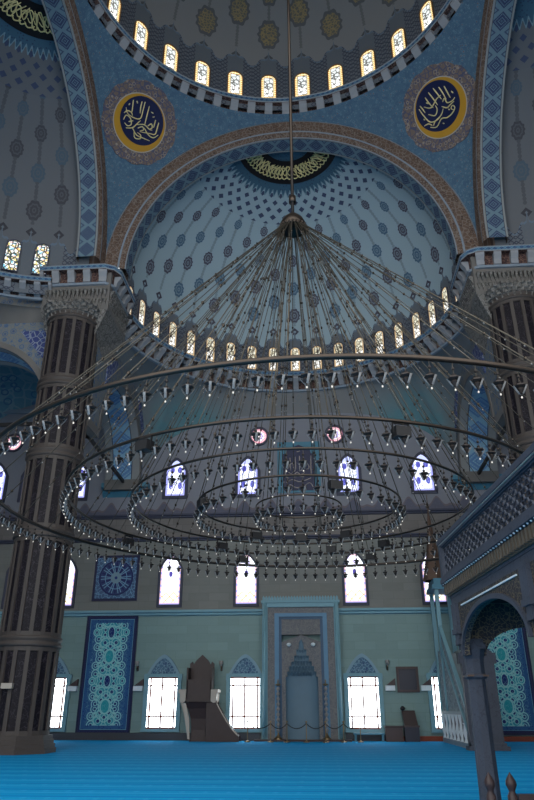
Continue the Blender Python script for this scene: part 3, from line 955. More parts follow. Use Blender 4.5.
LEFT = [[(205,125),(200,180),(192,235)], [(272,130),(262,175),(258,225)], [(295,130),(280,200),(262,262),(225,270),(165,240),(150,190)], [(328,160),(310,240),(292,320)],
        [(402,285),(390,330),(372,382),(330,380),(255,372)], [(378,265),(362,330)], [(135,235),(160,215),(190,225),(200,250)], [(130,290),(150,252),(182,270),(190,318),(162,335),(138,312)],
        [(148,352),(200,345),(240,305),(262,282)], [(235,318),(290,312),(330,346),(352,350)], [(200,350),(230,402),(280,422),(330,440)], [(290,338),(320,390),(360,412),(398,385)],
        [(210,380),(215,425),(255,430),(262,400),(235,380)], [(318,320),(345,300),(352,330),(330,345)], [(240,345),(275,330),(285,355),(255,365)], [(232,130),(238,150)], [(345,205),(360,215)], [(170,170),(180,155)], [(355,245),(370,240)], [(170,300),(205,290)]]
RIGHT = [[(175,205),(200,255),(232,305)], [(205,170),(238,230),(268,290)], [(245,145),(275,200),(302,250)], [(290,148),(315,200),(340,262)], [(332,150),(352,205),(372,255)],
         [(120,290),(150,350),(200,418),(262,410),(300,360)], [(160,280),(215,300),(262,240),(300,215)], [(310,275),(325,248),(345,290),(385,285),(408,262)], [(190,350),(240,372),(262,330),(250,290)],
         [(200,462),(250,470),(290,410),(335,412),(378,385),(402,345),(385,322),(372,345),(392,360)], [(150,440),(185,430),(215,450)], [(225,455),(240,420),(290,380),(310,330)], [(300,310),(340,330),(370,310),(400,290)],
         [(130,265),(150,300),(165,330)], [(385,205),(398,225)], [(350,345),(362,352)], [(150,380),(160,392)], [(300,450),(312,456)], [(180,250),(200,262)]]
def roundel(az, el, lines, box, label, R_in=0.86, moon=1):
    """painted disc lying on the pendentive sphere; the pen strokes are raised gold"""
    o = thing('calligraphy_roundel', label, 'wall medallion', PC)
    n = Vector((cos(el)*sin(az), cos(el)*cos(az), sin(el)))
    right = Vector((cos(az), -sin(az), 0)).normalized(); upv = right.cross(n).normalized()
    if upv.z < 0: upv = -upv
    def P(u, v, lift):
        d = n*sqrt(max(0, PR*PR-u*u-v*v))+right*u+upv*v
        return d.normalized()*(PR-lift)
    def disc(name, r0, r1, lift, mat, cx=0, cy=0, scallop=0):
        g = MB()
        g.grid(96, 6, lambda s, t: P(cx+(r0+(r1*(1+scallop*abs(sin(14*pi*s)))-r0)*t)*sin(2*pi*s), cy+(r0+(r1*(1+scallop*abs(sin(14*pi*s)))-r0)*t)*cos(2*pi*s), lift), 0)
        # thickness at the rim
        g.grid(96, 1, lambda s, t: P(cx+r1*(1+scallop*abs(sin(14*pi*s)))*sin(2*pi*s), cy+r1*(1+scallop*abs(sin(14*pi*s)))*cos(2*pi*s), lift*(1-t)), 0)
        return g.build(name, mat, o)
    disc('lace_border', 1.2, 2.0, 0.035, M['roundel_lace'], scallop=0.045)
    disc('pale_ring', 1.2, 1.46, 0.045, M['cream'])
    disc('gold_crescent', 0.0, 1.41, 0.058, M['gold_dim'])
    disc('navy_field', 0.0, 1.20, 0.07, M['navy'], moon*0.07, 0.15)
    cx0, cy0, hw, hh, rot = box
    g = MB()
    ca, sa = cos(0.42*moon), sin(0.42*moon)
    def place(x, y):
        a = (x-cx0)/hw*1.08; b = -(y-cy0)/hh*1.08
        return P(0.07*moon+a*ca-b*sa, 0.15+a*sa+b*ca, 0.09)
    strokes(g, lines, place, 0.029)
    prop(g.build('lettering', M['gold'], o), label='pale gold script')
    return o
def azel(p):
    v = Vector(p)-Vector(PC); v.normalize(); return atan2(v.x, v.y), math.asin(v.z)
a, e = azel((-7.61, 25.08, 29.18)); roundel(a, e, LEFT, (272, 285, 150, 178, 0), 'round navy and gold inscription medallion with a gold crescent, above the arch on the left', moon=1)
a, e = azel((7.88, 25.04, 28.95)); roundel(a, e, RIGHT, (268, 300, 158, 190, 0), 'round navy and gold inscription medallion with a gold crescent, above the arch on the right', moon=-1)

# crown inscription of the half dome: a black ring with gilt script
def crown_ring(c, label, deg=0):
    o = thing('crown_inscription', label, 'inscription', c, RAD(deg))
    Rr = 8.65
    def P(th, az, lift): return ((Rr-lift)*sin(th)*sin(az), (Rr-lift)*sin(th)*cos(az), (Rr-lift)*cos(th))
    t0, t1 = RAD(8.6), RAD(18.6)
    g = MB(); g.grid(72, 6, lambda u, v: P(t0+(t1-t0)*v, RAD(-100+200*u), 0.03), 0); g.build('black_field', M['darkpanel'], o)
    rnd = random.Random(11); ln = []
    a = -96
    while a < 96:
        w = rnd.uniform(5, 9)
        k = rnd.random()
        if k < 0.5: ln.append([(a, 0.88), (a+w*0.2, 0.5), (a+w*1.1, 0.12)])
        else: ln.append([(a+w, 0.9), (a+w*0.8, 0.55), (a, 0.15)])
        ln.append([(a-2, 0.25+0.3*rnd.random()), (a+w*0.4, 0.10+0.2*rnd.random()), (a+w, 0.35+0.3*rnd.random()), (a+w*0.7, 0.7), (a+w*0.2, 0.55)])
        ln.append([(a, 0.75), (a+w*0.5, 0.92), (a+w*1.3, 0.78)])
        a += w
    bf = [q for q in o.children][0]
    g = MB(); strokes(g, ln, lambda u, v: P(t0+(t1-t0)*(0.12+0.72*v), RAD(u), 0.06), 0.030)
    g.build('lettering', M['gold'], bf)
    return o
crown_ring((0, 27.8, 21.4), 'black arc with gilt script crowning the blue half dome behind the lamp rod')
crown_ring((-10.1, 17.7, 21.4), 'black arc of script on the left half dome, cut by the top left corner', 90)

# blue inscription tile between the two upper windows
t = thing('inscription_panel', 'dark blue tile panel with pale script in a turquoise border between the upper windows', 'tile panel', (0.06, 37, 12.65))
g = MB(); g.box((-1.24, -0.06, 0), (1.24, 0, 3.1)); g.build('border', M['teal'], t)
pts = [(-0.92, 0.12), (-0.92, 2.35), (-0.72, 2.35), (-0.66, 2.62), (-0.35, 2.75), (0, 2.9), (0.35, 2.75), (0.66, 2.62), (0.72, 2.35), (0.92, 2.35), (0.92, 0.12)]
g = MB(); g.prism(pts, -0.09, -0.05); g.build('field', M['navy'], t)
L3 = [[(-.78,2.0),(-.74,1.4),(-.78,1.0),(-.6,.85)], [(-.5,2.1),(-.48,1.3)], [(-.2,2.15),(-.2,1.35),(-.4,1.2)], [(.05,2.2),(.05,1.3)], [(.3,2.1),(.2,1.4),(.02,1.25)], [(.72,2.2),(.7,1.5),(.72,1.0)],
      [(-.75,.6),(-.4,.75),(0,.62),(.35,.7),(.7,.85)], [(-.8,.3),(-.5,.45),(-.2,.28),(.2,.3),(.6,.55),(.8,.3)], [(-.6,1.2),(-.3,1.05),(-.1,1.2),(.1,1.05),(.35,1.2)], [(-.65,1.6),(-.35,1.75),(-.3,1.5)], [(.3,1.5),(.5,1.7),(.6,1.45),(.42,1.35)], [(-.3,.9),(0,.98),(.3,.88)], [(-.1,2.45),(.1,2.5)]]
g = MB(); strokes(g, L3, lambda x, y: (x, -0.10, y), 0.032); g.build('lettering', M['silver'], t)

# ------------------------------------------------------------------ tile panels
def tall_panel(x, label):
    t = thing('tile_panel', label, 'tile panel', (x, 37, 0.34), group=None)
    g = MB(); g.box((-1.325, -0.05, 0), (1.325, 0, 5.6)); g.build('tile_field', M['panel_scroll'], t)
    g = MB(); g.frame([(-1.4, -.07), (-1.4, 5.67), (1.4, 5.67), (1.4, -.07)], [(-1.3, .03), (-1.3, 5.57), (1.3, 5.57), (1.3, .03)], -0.09, 0, 0, 'xz', True); g.build('border', M['navy'], t)
    return t
tall_panel(-10.12, 'tall blue and turquoise arabesque tile panel below the square rosette panel')
tall_panel(10.12, 'tall blue and turquoise arabesque tile panel on the right, glimpsed between the gallery columns')
def rosette(x, label):
    t = thing('rosette_panel', label, 'tile panel', (x, 37, 8.0))
    g = MB(); g.box((-1.25, -0.06, -1.23), (1.25, 0, 1.23)); g.build('tile_field', M['rosette'], t)
rosette(-10.15, 'square blue tile panel with a round star rosette on the left wall')

# ------------------------------------------------------------------ mihrab
t = thing('mihrab', 'blue framed prayer niche with a stepped hood in the middle of the back wall', 'prayer niche', (0, 37, 0))
g = MB(); g.frame([(-2.0, 0), (-2.0, 6.55), (2.0, 6.55), (2.0, 0)], [(-1.72, 0), (-1.72, 6.28), (1.72, 6.28), (1.72, 0)], -0.62, 0); g.build('outer_frame', M['turq'], t)
g = MB(); g.frame([(-1.72, 0), (-1.72, 6.28), (1.72, 6.28), (1.72, 0)], [(-1.36, 0), (-1.36, 5.98), (1.36, 5.98), (1.36, 0)], -0.52, 0); g.build('border_band', M['mihrab_brown'], t)
g = MB(); g.frame([(-1.36, 0), (-1.36, 5.98), (1.36, 5.98), (1.36, 0)], [(-1.14, 0), (-1.14, 5.80), (1.14, 5.80), (1.14, 0)], -0.58, 0); g.build('inner_frame', M['mihrab_blue'], t)
g = MB(); g.frame([(-1.14, 0), (-1.14, 5.80), (1.14, 5.80), (1.14, 0)], [(-1.0, 0), (-1.0, 5.68), (1.0, 5.68), (1.0, 0)], -0.50, 0); g.build('inner_moulding', M['slate'], t)
g = MB(); g.box((-1.0, -0.46, 4.92), (1.0, 0, 5.68)); g.box((-0.85, -0.49, 5.06), (0.85, -0.4, 5.54)); g.build('top_panel', M['mihrab_brown'], t)
hood = [(0.82, 0), (0.82, 2.9), (0.74, 2.9), (0.74, 3.15), (0.64, 3.15), (0.64, 3.4), (0.52, 3.4), (0.52, 3.62), (0.38, 3.62), (0.38, 3.9), (0.26, 3.9), (0.26, 4.2), (0.15, 4.2), (0.10, 4.55), (0, 4.7)]
inner = [(-a, b) for a, b in hood]+[(a, b) for a, b in reversed(hood[:-1])]
outer = []
for a, b in inner:
    s_ = -1 if a < 0 else 1
    outer.append((0, 4.92) if a == 0 else (s_*1.0, min(4.92, b)))
g = MB(); g.frame(outer, inner, -0.46, 0); g.build('niche_face', M['mihrab_brown'], t)
g = MB(); g.lathe([(0.82, 0), (0.82, 2.9), (0.66, 3.3), (0.45, 3.7), (0.2, 4.3), (0.02, 4.7)], (0, -0.44, 0), 24, 0, RAD(0), RAD(180))
for v in range(len(g.v)): g.v[v] = (g.v[v][0], -0.44+(g.v[v][1]+0.44)*0.46, g.v[v][2])
niche = g.build('niche', M['mihrab_niche'], t)
for k, (z, r, n) in enumerate(((2.95, .74, 9), (3.2, .64, 8), (3.45, .52, 7), (3.7, .40, 5), (3.98, .27, 4))):
    g = MB()
    for i in range(n):
        x = -r+2*r*(i+0.5)/n; w = r/n*0.92
        g.add([(x-w, -0.42, z+0.2), (x+w, -0.42, z+0.2), (x+w, -0.12, z+0.2), (x-w, -0.12, z+0.2), (x, -0.2, z-0.05)], [(0, 1, 2, 3), (0, 4, 1), (1, 4, 2), (2, 4, 3), (3, 4, 0)])
    g.build('muqarnas_tier', M['mihrab_niche'], niche)
g = MB(); g.box((-2.06, -0.68, 6.50), (2.06, 0, 6.62))
for i in range(27):
    x = -2.0+4.0*(i+0.5)/27; g.prism([(x-.06, 6.62), (x-.06, 6.76), (x, 6.86), (x+.06, 6.76), (x+.06, 6.62)], -0.66, -0.5)
g.build('cresting', M['turq'], t)
for s_ in (-1, 1):
    g = MB(); g.tube([(s_*1.86, -0.68, 0.0), (s_*1.86, -0.68, 6.5)], 0.09, 10); g.build('corner_column', M['turq'], t)
g = MB(); g.box((-2.35, -1.05, 0), (2.35, -0.68, 0.09)); g.build('step', M['wood'], t)
for s_ in (-1, 1):
    l = thing('spot_lamp', 'small pale spot lamp high in the prayer niche, on its %s side' % ('left' if s_ < 0 else 'right'), 'spotlight', (s_*0.62, 36.53, 4.42))
    g = MB(); g.lathe([(0.02, -0.09), (0.10, -0.05), (0.13, 0.03), (0.06, 0.09), (0.01, 0.10)], (0, -0.1, 0), 12); g.build('housing', M['white'], l)
    g = MB(); g.bar((0, 0.0, 0.04), (0, -0.1, 0.04), 0.04); g.build('bracket', M['brass'], l)

# spindle standards either side of the niche
for s_, lab in ((-1, 'turned glass and brass candle standard to the left of the prayer niche'), (1, 'turned glass and brass candle standard to the right of the prayer niche')):
    c = thing('candle_standard', lab, 'candlestick', (s_*1.18, 36.12, 0.09))
    g = MB(); g.lathe([(0.20, 0), (0.20, 0.04), (0.12, 0.1), (0.05, 0.2), (0.03, 0.3)], (0, 0, 0), 16); g.build('foot', M['brass'], c)
    pr = []
    for i in range(9):
        z = 0.3+i*0.23; pr += [(0.03, z), (0.085, z+0.07), (0.085, z+0.13), (0.03, z+0.2)]
    g = MB(); g.lathe(pr, (0, 0, 0), 12); g.build('spindle', M['lampglass'], c)
    g = MB(); g.lathe([(0.03, 2.37), (0.13, 2.42), (0.13, 2.46), (0.03, 2.48), (0.03, 2.62), (0.01, 2.68)], (0, 0, 0), 12); g.build('candle_cup', M['brass'], c)

# rope barrier
XS = [(-2.62, 35.55), (-1.5, 35.35), (-0.72, 35.3), (0.2, 35.3), (1.1, 35.35), (1.95, 35.4), (2.75, 35.6)]
names = ['at its far left end', 'second from the left', 'third from the left', 'in the middle, straight in front of the niche', 'third from the right', 'second from the right', 'at its far right end']
proto = None
for k, (x, y) in enumerate(XS):
    if proto is None:
        q = thing('barrier_post', 'x', 'barrier post', (x, y, 0), group='brass rope posts before the prayer niche')
        g = MB(); g.lathe([(0.15, 0), (0.15, 0.02), (0.05, 0.05), (0.02, 0.07)], (0, 0, 0), 14); g.build('foot', M['brass'], q)
        g = MB(); g.lathe([(0.022, 0.06), (0.022, 0.82)], (0, 0, 0), 8); g.build('post', M['brass'], q)
        g = MB(); g.ball((0, 0, 0.87), 0.05, 8); g.build('knob', M['brass'], q); proto = q
    else:
        q = copy_tree(proto); q.location = (x, y, 0)
    q['label'] = 'brass post of the rope barrier, '+names[k]
for k, (a, b) in enumerate(zip(XS, XS[1:])):
    g = MB(); g.tube([(a[0]+(b[0]-a[0])*i/8, a[1]+(b[1]-a[1])*i/8, 0.80-0.22*(1-(2*i/8-1)**2)) for i in range(9)], 0.022, 6)
    prop(g.build('barrier_rope', M['black']), 'dark sagging rope between the barrier posts, %s span from the left' % ('first', 'second', 'third', 'fourth', 'fifth', 'sixth')[k], 'rope', 'ropes of the barrier before the niche')
for x, lab in ((-3.2, 'small shoe rack style stool left of the prayer niche'),):
    pass

# ------------------------------------------------------------------ preacher's chair
t = thing('preachers_chair', "dark carved preacher's seat with pointed back and curved stair, between two low windows", 'pulpit', (-5.05, 36.0, 0))
# tall pointed back
pts = [(-0.62, 1.7), (-0.62, 3.52), (-0.50, 3.62), (-0.44, 3.48), (-0.3, 3.68), (0, 3.95), (0.3, 3.68), (0.44, 3.48), (0.50, 3.62), (0.62, 3.52), (0.62, 1.7)]
g = MB(); g.prism(pts, 0.25, 0.38); g.build('backrest', M['wood'], t)
g = MB(); g.box((-0.66, -0.55, 1.75), (0.66, 0.38, 1.9)); g.box((-0.6, -0.5, 1.9), (0.6, -0.42, 2.75)); g.build('desk_front', M['wood'], t)
for s_ in (-1, 1):
    g = MB(); g.box((s_*0.6-0.04, -0.5, 1.9), (s_*0.6+0.04, 0.3, 3.3)); g.build('side_screen', M['wood'], t)
g = MB()
prof = [(0.42, 0), (0.36, 0.1), (0.34, 0.5), (0.38, 1.0), (0.52, 1.45), (0.78, 1.72)]
vs = []
sec = [(-1, -0.6), (1, -0.6), (1, 0.6), (-1, 0.6)]
for r, z in prof:
    for a, b in sec: vs.append((a*r, b*r-0.05, z))
fs = [(j*4+i, j*4+(i+1) % 4, (j+1)*4+(i+1) % 4, (j+1)*4+i) for j in range(len(prof)-1) for i in range(4)]+[(3, 2, 1, 0), (20, 21, 22, 23)]
g.add(vs, fs); g.build('pedestal', M['wood'], t)
for s_ in (-1, 1):
    g = MB(); g.prism([(s_*0.62, 1.78), (s_*0.62, 2.3), (s_*0.97, 2.3), (s_*0.97, 2.16), (s_*0.9, 2.1), (s_*0.9, 1.86), (s_*0.86, 1.72), (s_*0.74, 1.7)], -0.62, 0.35); g.build('balcony_end', M['cream'], t)
g = MB(); pp = []
for i in range(9): u_ = i/8; pp.append((-0.88+0.42*u_**0.7, 1.72-1.6*u_))
g.prism(pp+[(-0.36, 0.1), (-0.42, 1.0), (-0.62, 1.7)], -0.5, -0.42); g.build('bracket_scroll', M['cream'], t)
st = [(0.4, 0), (0.4, 1.75), (0.9, 1.78)]
for i in range(11): u_ = i/10; st.append((0.9+1.12*u_, 0.22+1.42*(1-u_)**1.7+0.12*sin(pi*u_)))
st += [(2.02, 0)]
g = MB(); g.prism(st, -0.5, -0.4); g.build('stair_side', M['wood'], t)
g = MB(); g.prism(st, 0.3, 0.4); g.build('stair_side', M['wood'], t)
g = MB()
for i in range(7): g.box((0.42+i*0.2, -0.4, 0), (0.62+i*0.2+0.02, 0.3, 1.55-i*0.21))
g.build('steps', M['wood'], t)
rl = [(x, z+0.03) for x, z in st[2:-1]]
g = MB(); g.tube([(x, -0.45, z) for x, z in rl], 0.035, 6); g.build('stair_rail', M['cream'], t)

# ------------------------------------------------------------------ minbar
t = thing('minbar', 'tall pale stone pulpit with straight stair and spired canopy, right of the niche', 'pulpit', (6.8, 0, 0))
W = 0.88
g = MB(); g.prism([(29.7, 0.0), (29.7, 0.18), (34.4, 4.0), (35.9, 4.0), (35.9, 3.6), (36.4, 0.0)], -0.02, 0.10, plane='yz')
g.build('stair_side', M['minbar_panel'], t)
g = MB(); g.prism([(29.7, 0.0), (29.7, 0.18), (34.4, 4.0), (35.9, 4.0), (36.4, 0.0)], W-0.10, W, plane='yz'); g.build('stair_side', M['minbar_panel'], t)
g = MB()
for i in range(17): g.box((0.08, 29.9+i*0.27, 0), (W-0.08, 30.2+i*0.27, 0.22+i*0.225))
g.build('steps', M['minbar'], t)
for x in (-0.06, W-0.04):
    g = MB(); g.bar((x+0.05, 29.7, 1.12), (x+0.05, 34.5, 5.02), 0.16, 0.10); g.build('handrail', M['turq'], t)
    g = MB(); g.bar((x+0.05, 29.7, 0.22), (x+0.05, 34.5, 4.1), 0.18, 0.14); g.build('string_moulding', M['turq'], t)
    g = MB(); g.add([(x+0.03, 29.7, 0.25), (x+0.03, 34.5, 4.12), (x+0.03, 34.5, 4.98), (x+0.03, 29.7, 1.1), (x+0.08, 29.7, 0.25), (x+0.08, 34.5, 4.12), (x+0.08, 34.5, 4.98), (x+0.08, 29.7, 1.1)], [(0, 3, 2, 1), (4, 5, 6, 7), (0, 1, 5, 4), (2, 3, 7, 6)]); g.build('parapet_panel', M['minbar_panel'], t)
g = MB(); g.box((-0.10, 29.7, 0), (0.02, 36.4, 0.20)); g.box((-0.10, 31.1, 1.22), (0.0, 36.4, 1.34)); plinth = g.build('plinth', M['minbar'], t)
g = MB(); g.prism([(29.9, 0.2), (31.1, 1.22), (36.3, 1.22), (36.3, 0.2)], -0.035, -0.022, plane='yz'); g.build('baluster_shade_sheet', M['screenboard'], t)  # flat dark sheet painting the shade in the slots between balusters
for i in range(7):
    y = 30.75+i*0.85; h = 1.02 if i > 0 else 0.72
    g = MB(); g.lathe([(0.13, 0.2), (0.07, 0.34), (0.14, 0.55), (0.07, 0.85), (0.13, 0.2+h)], (-0.03, y, 0), 10); g.build('baluster', M['white'], plinth)
for (x, y) in ((0, 34.6), (W, 34.6), (0, 36.2), (W, 36.2)):
    g = MB(); g.box((x-0.09, y-0.09, 0.0 if y > 36 or x == 0 else 4.0), (x+0.09, y+0.09, 6.9)); g.build('canopy_post', M['turq'], t)
g = MB(); g.box((-0.2, 34.4, 6.82), (W+0.2, 36.4, 7.05)); g.box((-0.1, 34.5, 7.05), (W+0.1, 36.3, 7.35)); g.build('canopy_eave', M['teal'], t)
g = MB(); g.lathe([(0.62, 7.35), (0.55, 7.7), (0.34, 8.6), (0.19, 9.6), (0.09, 10.5), (0.02, 11.2)], (W/2-0.3, 35.4, 0), 8, smooth=False); spire = g.build('spire', M['copper'], t)
g = MB(); g.ball((W/2-0.3, 35.4, 11.25), 0.09, 8); g.tube([(W/2-0.3, 35.4, 11.2), (W/2-0.3, 35.4, 11.9)], 0.025, 6); g.build('finial', M['copper'], spire)
for x in (0.0, W):
    g = MB(); g.box((x-0.20, 29.25, 0), (x+0.20, 29.6, 3.1)); g.build('gate_post', M['greymarble'], t)
g = MB(); g.box((-0.3, 29.25, 3.1), (W+0.3, 29.65, 3.5)); g.prism([(-0.2, 3.5), (W/2, 4.1), (W+0.2, 3.5)], 29.35, 29.5); g.build('gate_crown', M['greymarble'], t)
g = MB(); g.box((-0.3, 29.05, 0), (W+0.35, 29.75, 0.14)); g.box((-0.2, 29.12, 0.14), (W+0.25, 29.7, 0.26)); g.build('gate_step', M['greymarble'], t)

# ------------------------------------------------------------------ raised gallery on columns, right foreground
ang = RAD(3.6)
t = thing('raised_gallery', 'dark grey raised gallery with lattice railing on arches and slim columns, in the right foreground', 'gallery', (3.16, 12.0, 0), ang)
# local: x to the right, y negative towards the camera
LEN = 10.5; WID = 4.6
g = MB(); g.box((0.03, -LEN, 3.18), (WID, 0, 3.32)); g.box((0.0, -LEN, 3.32), (WID+0.02, 0.02, 3.40)); g.build('deck', M['greymarble'], t)
g = MB(); g.prism([(0.10, 3.02), (0.04, 3.06), (0.04, 3.18), (0.12, 3.20), (0.12, 3.02)], -LEN, 0.0, plane='xz')
g.build('lower_cornice', M['greymarble'], t)
g = MB(); g.box((0.0, -LEN, 3.22), (0.06, 0, 3.26))
g2 = MB()
for i in range(int(LEN/0.12)):
    y = -0.03-i*0.12
    g.box((-0.06, y-0.03, 3.24), (0.02, y+0.03, 3.40))
    if y > -7: g2.ball((-0.065, y, 3.425), 0.018, 4)
g.build('dentil_band', M['reed'], t); prop(g2.build('bead_row', M['white'], t), kind='stuff')
g = MB(); g.box((-0.10, -LEN, 3.43), (0.06, 0.04, 3.50)); g.box((-0.07, -LEN, 3.50), (0.05, 0.03, 3.54)); g.build('upper_cornice', M['greymarble'], t)
def lattice(x, y0, y1, z0, z1, c):
    g = MB(); dx = c*1.5; dz = c*sqrt(3)/2; L_ = abs(y1-y0)
    nx = int(L_/dx)+1; nz = int((z1-z0)/dz)+1
    for i in range(nx):
        for j in range(nz):
            if (i+j) % 2: continue
            cy = y0-i*dx; cz = z0+j*dz
            h = [(cy+c*cos(pi/3*k), cz+c*sin(pi/3*k)) for k in range(6)]
            for k in (0, 1, 2, 3, 4, 5) if j in (0,) else (0, 1, 2, 3):
                a = h[k]; b = h[(k+1) % 6]
                if max(a[1], b[1]) > z1+0.01 or min(a[1], b[1]) < z0-0.01 or a[0] > y0+.01 or b[0] > y0+.01: continue
                g.bar((x, a[0], a[1]), (x, b[0], b[1]), 0.022, 0.018)
            # small star inside
            g.bar((x, cy-c*0.36, cz), (x, cy+c*0.36, cz), 0.012, 0.012)
    return g
g = lattice(-0.01, -0.08, -8.0, 3.60, 4.03, 0.078)
g.build('lattice_railing', M['greymarble'], t)
g = MB(); g.box((-0.03, -LEN, 3.54), (0.03, 0, 3.60)); g.box((-0.03, -LEN, 4.03), (0.03, 0, 4.07)); g.build('railing_frame', M['greymarble'], t)
g = MB(); g.box((-0.09, -LEN, 4.10), (0.09, 0.06, 4.18)); g.box((-0.06, -LEN, 4.05), (0.06, 0.04, 4.10)); g.build('handrail', M['greymarble'], t)
g = MB(); g.box((-0.075, -LEN, 4.085), (-0.055, 0.02, 4.105)); g.build('gilt_line', M['cream'], t)
g = MB(); g.box((-0.07, -0.06, 3.4), (0.07, 0.08, 4.22)); g.build('corner_post', M['greymarble'], t)
g = MB(); g.box((0.0, -0.02, 3.54), (WID, 0.02, 3.60)); g.box((0.0, -0.04, 4.05), (WID, 0.06, 4.15))
for i in range(24): g.box((0.1+i*0.19, -0.015, 3.6), (0.14+i*0.19, 0.015, 4.06))
g.build('end_railing', M['greymarble'], t)
def column(x, y, cap=1.98):
    c = MB()
    c.lathe([(0.21, 0.0), (0.21, 0.06), (0.175, 0.12), (0.185, 0.16), (0.158, 0.2), (0.142, 1.74), (0.14, 1.92)], (x, y, 0), 8, 0, pi/8, 2*pi+pi/8, smooth=False)
    o = c.build('column', M['greymarble'], t)
    c = MB(); c.lathe([(0.14, 1.90), (0.18, 1.93), (0.18, 1.96), (0.15, 1.99), (0.15, 2.2), (0.19, 2.35)], (x, y, 0), 8, 0, pi/8, 2*pi+pi/8, smooth=False); c.box((x-0.17, y-0.17, 2.35), (x+0.17, y+0.17, 2.42)); cp = c.build('capital', M['greymarble'], t)
    c = MB(); c.box((x-0.165, y-0.165, 1.94), (x+0.165, y+0.165, 1.965)); c.build('gilt_collar', M['copper'], cp)
CY_ = (-0.30, -3.70, -7.10)
for x in (0.22, 2.3, 4.4):
    for y in CY_: column(x, y)
M['fret'] = lace_mat('gilded_fretwork', srgb(48, 48, 54), srgb(104, 94, 74), srgb(34, 34, 42), 15.0, 'Object')
def arch_outline(c, half, rise, zs, n=28):
    return [(c-half*cos(pi*k/n), zs+rise*sin(pi*k/n)) for k in range(n+1)]
def spandrel(c, w, half, rise, zs, top, a0, a1, plane):
    """fretted panel over an arched opening"""
    g = MB(); n = 28; arc = arch_outline(c, half, rise, zs, n)
    def out(k):
        a = pi*k/n; return (max(c-w, min(c+w, c-(half+3)*cos(a))), min(top, zs+3*sin(a)))
    g.frame([out(k) for k in range(n+1)], arc, a0, a1, 0, plane)
    return g
for a, b in zip(CY_[1:], CY_):
    c = (a+b)/2; w = (b-a)/2
    for x0_, x1_ in ((0.04, 0.12), (2.26, 2.34), (4.36, 4.44)):
        spandrel(c, w, w-0.20, 0.62, 2.25, 3.06, x0_, x1_, 'yz').build('arch_spandrel', M['fret'], t)
    g = MB(); g.frame(arch_outline(c, w-0.13, 0.69, 2.25), arch_outline(c, w-0.2, 0.62, 2.25), 0.0, 0.04, 0, 'yz'); g.build('arch_moulding', M['greymarble'], t)
    g = MB(); g.box((0.02, a+0.35, 2.985), (0.04, b-0.35, 3.005)); g.build('painted_slot_light', M['white'], t)  # white strip painting the bright line of a backlit slot
for y in CY_:
    for xa, xb in ((0.22, 2.3), (2.3, 4.4)):
        spandrel((xa+xb)/2, (xb-xa)/2, (xb-xa)/2-0.2, 0.45, 2.25, 3.18, y-0.05, y+0.05, 'xz').build('arch_spandrel', M['fret'], t)
for y in CY_:
    g = MB(); g.box((-0.02, y-0.13, 2.62), (0.10, y+0.13, 3.06)); g.box((-0.01, y-0.09, 2.42), (0.12, y+0.09, 2.62)); g.box((-0.04, y-0.15, 2.58), (0.12, y+0.15, 2.66)); g.box((0.0, y-0.16, 2.42), (0.36, y+0.16, 2.5)); g.build('pilaster', M['greymarble'], t)
    g = MB(); g.box((0.12, y-0.08, 3.06), (WID, y+0.08, 3.18)); g.build('cross_beam', M['wood'], t)

# low wooden fence between camera and gallery columns
def fence(x, y, rz, label):
    f = thing('low_fence', label, 'fence', (x, y, 0), rz)
    for px_ in (0.0, -0.24):
        g = MB(); g.lathe([(0.055, 0), (0.055, 0.60), (0.034, 0.64), (0.04, 0.66), (0.062, 0.71), (0.056, 0.75), (0.026, 0.80), (0.01, 0.82), (0.003, 0.835)], (px_, 0, 0), 12); g.build('post', M['wood'], f)
    g = MB(); g.box((0.06, -0.03, 0.55), (1.9, 0.03, 0.62)); g.box((0.06, -0.025, 0.12), (1.9, 0.025, 0.18)); g.build('rail', M['wood'], f)
    for i in range(9):
        g = MB(); g.box((0.2+i*0.19, -0.012, 0.18), (0.25+i*0.19, 0.012, 0.55)); g.build('slat', M['wood'], f)
    return f
fence(3.03, 8.8, RAD(4), 'low dark wooden fence with pointed finial posts before the gallery columns')

# ------------------------------------------------------------------ small things on and by the wall
def sconce(x, z, label):
    s = thing('wall_sconce', label, 'wall lamp', (x, 37, z))
    g = MB(); g.box((-0.05, -0.04, -0.14), (0.05, 0, 0.12)); g.build('back_plate', M['boxwood'], s)
    g = MB(); g.tube([(0, -0.03, -0.05), (0, -0.16, -0.12), (0, -0.26, -0.02), (0, -0.26, 0.08)], 0.022, 6); g.build('arm', M['brass'], s)
    g = MB(); g.lathe([(0.03, 0.08), (0.09, 0.14), (0.11, 0.26), (0.09, 0.34)], (0, -0.26, 0), 12); sh = g.build('glass_shade', M['lampglass'], s)
    g = MB(); g.ball((0, -0.26, 0.22), 0.045, 6); g.build('bulb', M['bulb'], sh)
for x, lab in ((-8.55, 'brass wall lamp between the tall tile panel and the first low window'), (-4.15, "brass wall lamp to the right of the preacher's seat"), (4.35, 'brass wall lamp left of the dark framed board')):
    sconce(x, 3.35, lab)
def speaker(x, z, label, y=37.0, rz=0.0):
    s = thing('wall_speaker', label, 'speaker', (x, y, z), rz)
    g = MB(); g.box((-0.24, -0.18, -0.12), (0.24, 0, 0.12)); g.build('case', M['white'], s)
    g = MB(); g.prism([(-0.2, 0.12), (0.26, 0.12), (0.26, 0.45)], -0.22, -0.02); g.build('bracket', M['boxwood'], s)
for x, lab in ((-11.9, 'small white wall box left of the tall tile panel, beside the pillar'), (-8.45, 'small white wall box right of the tall tile panel'), (4.42, 'small white wall box just left of the dark framed board'), (6.2, 'small white wall box just right of the dark framed board')):
    speaker(x, 2.38, lab)
s = thing('wall_speaker', 'small pale box fixed to the front of the left pillar', 'speaker', (-10.3, 25.42, 2.2))
g = MB(); g.box((-0.2, -0.14, -0.09), (0.2, 0.04, 0.09)); g.build('case', M['cream'], s)

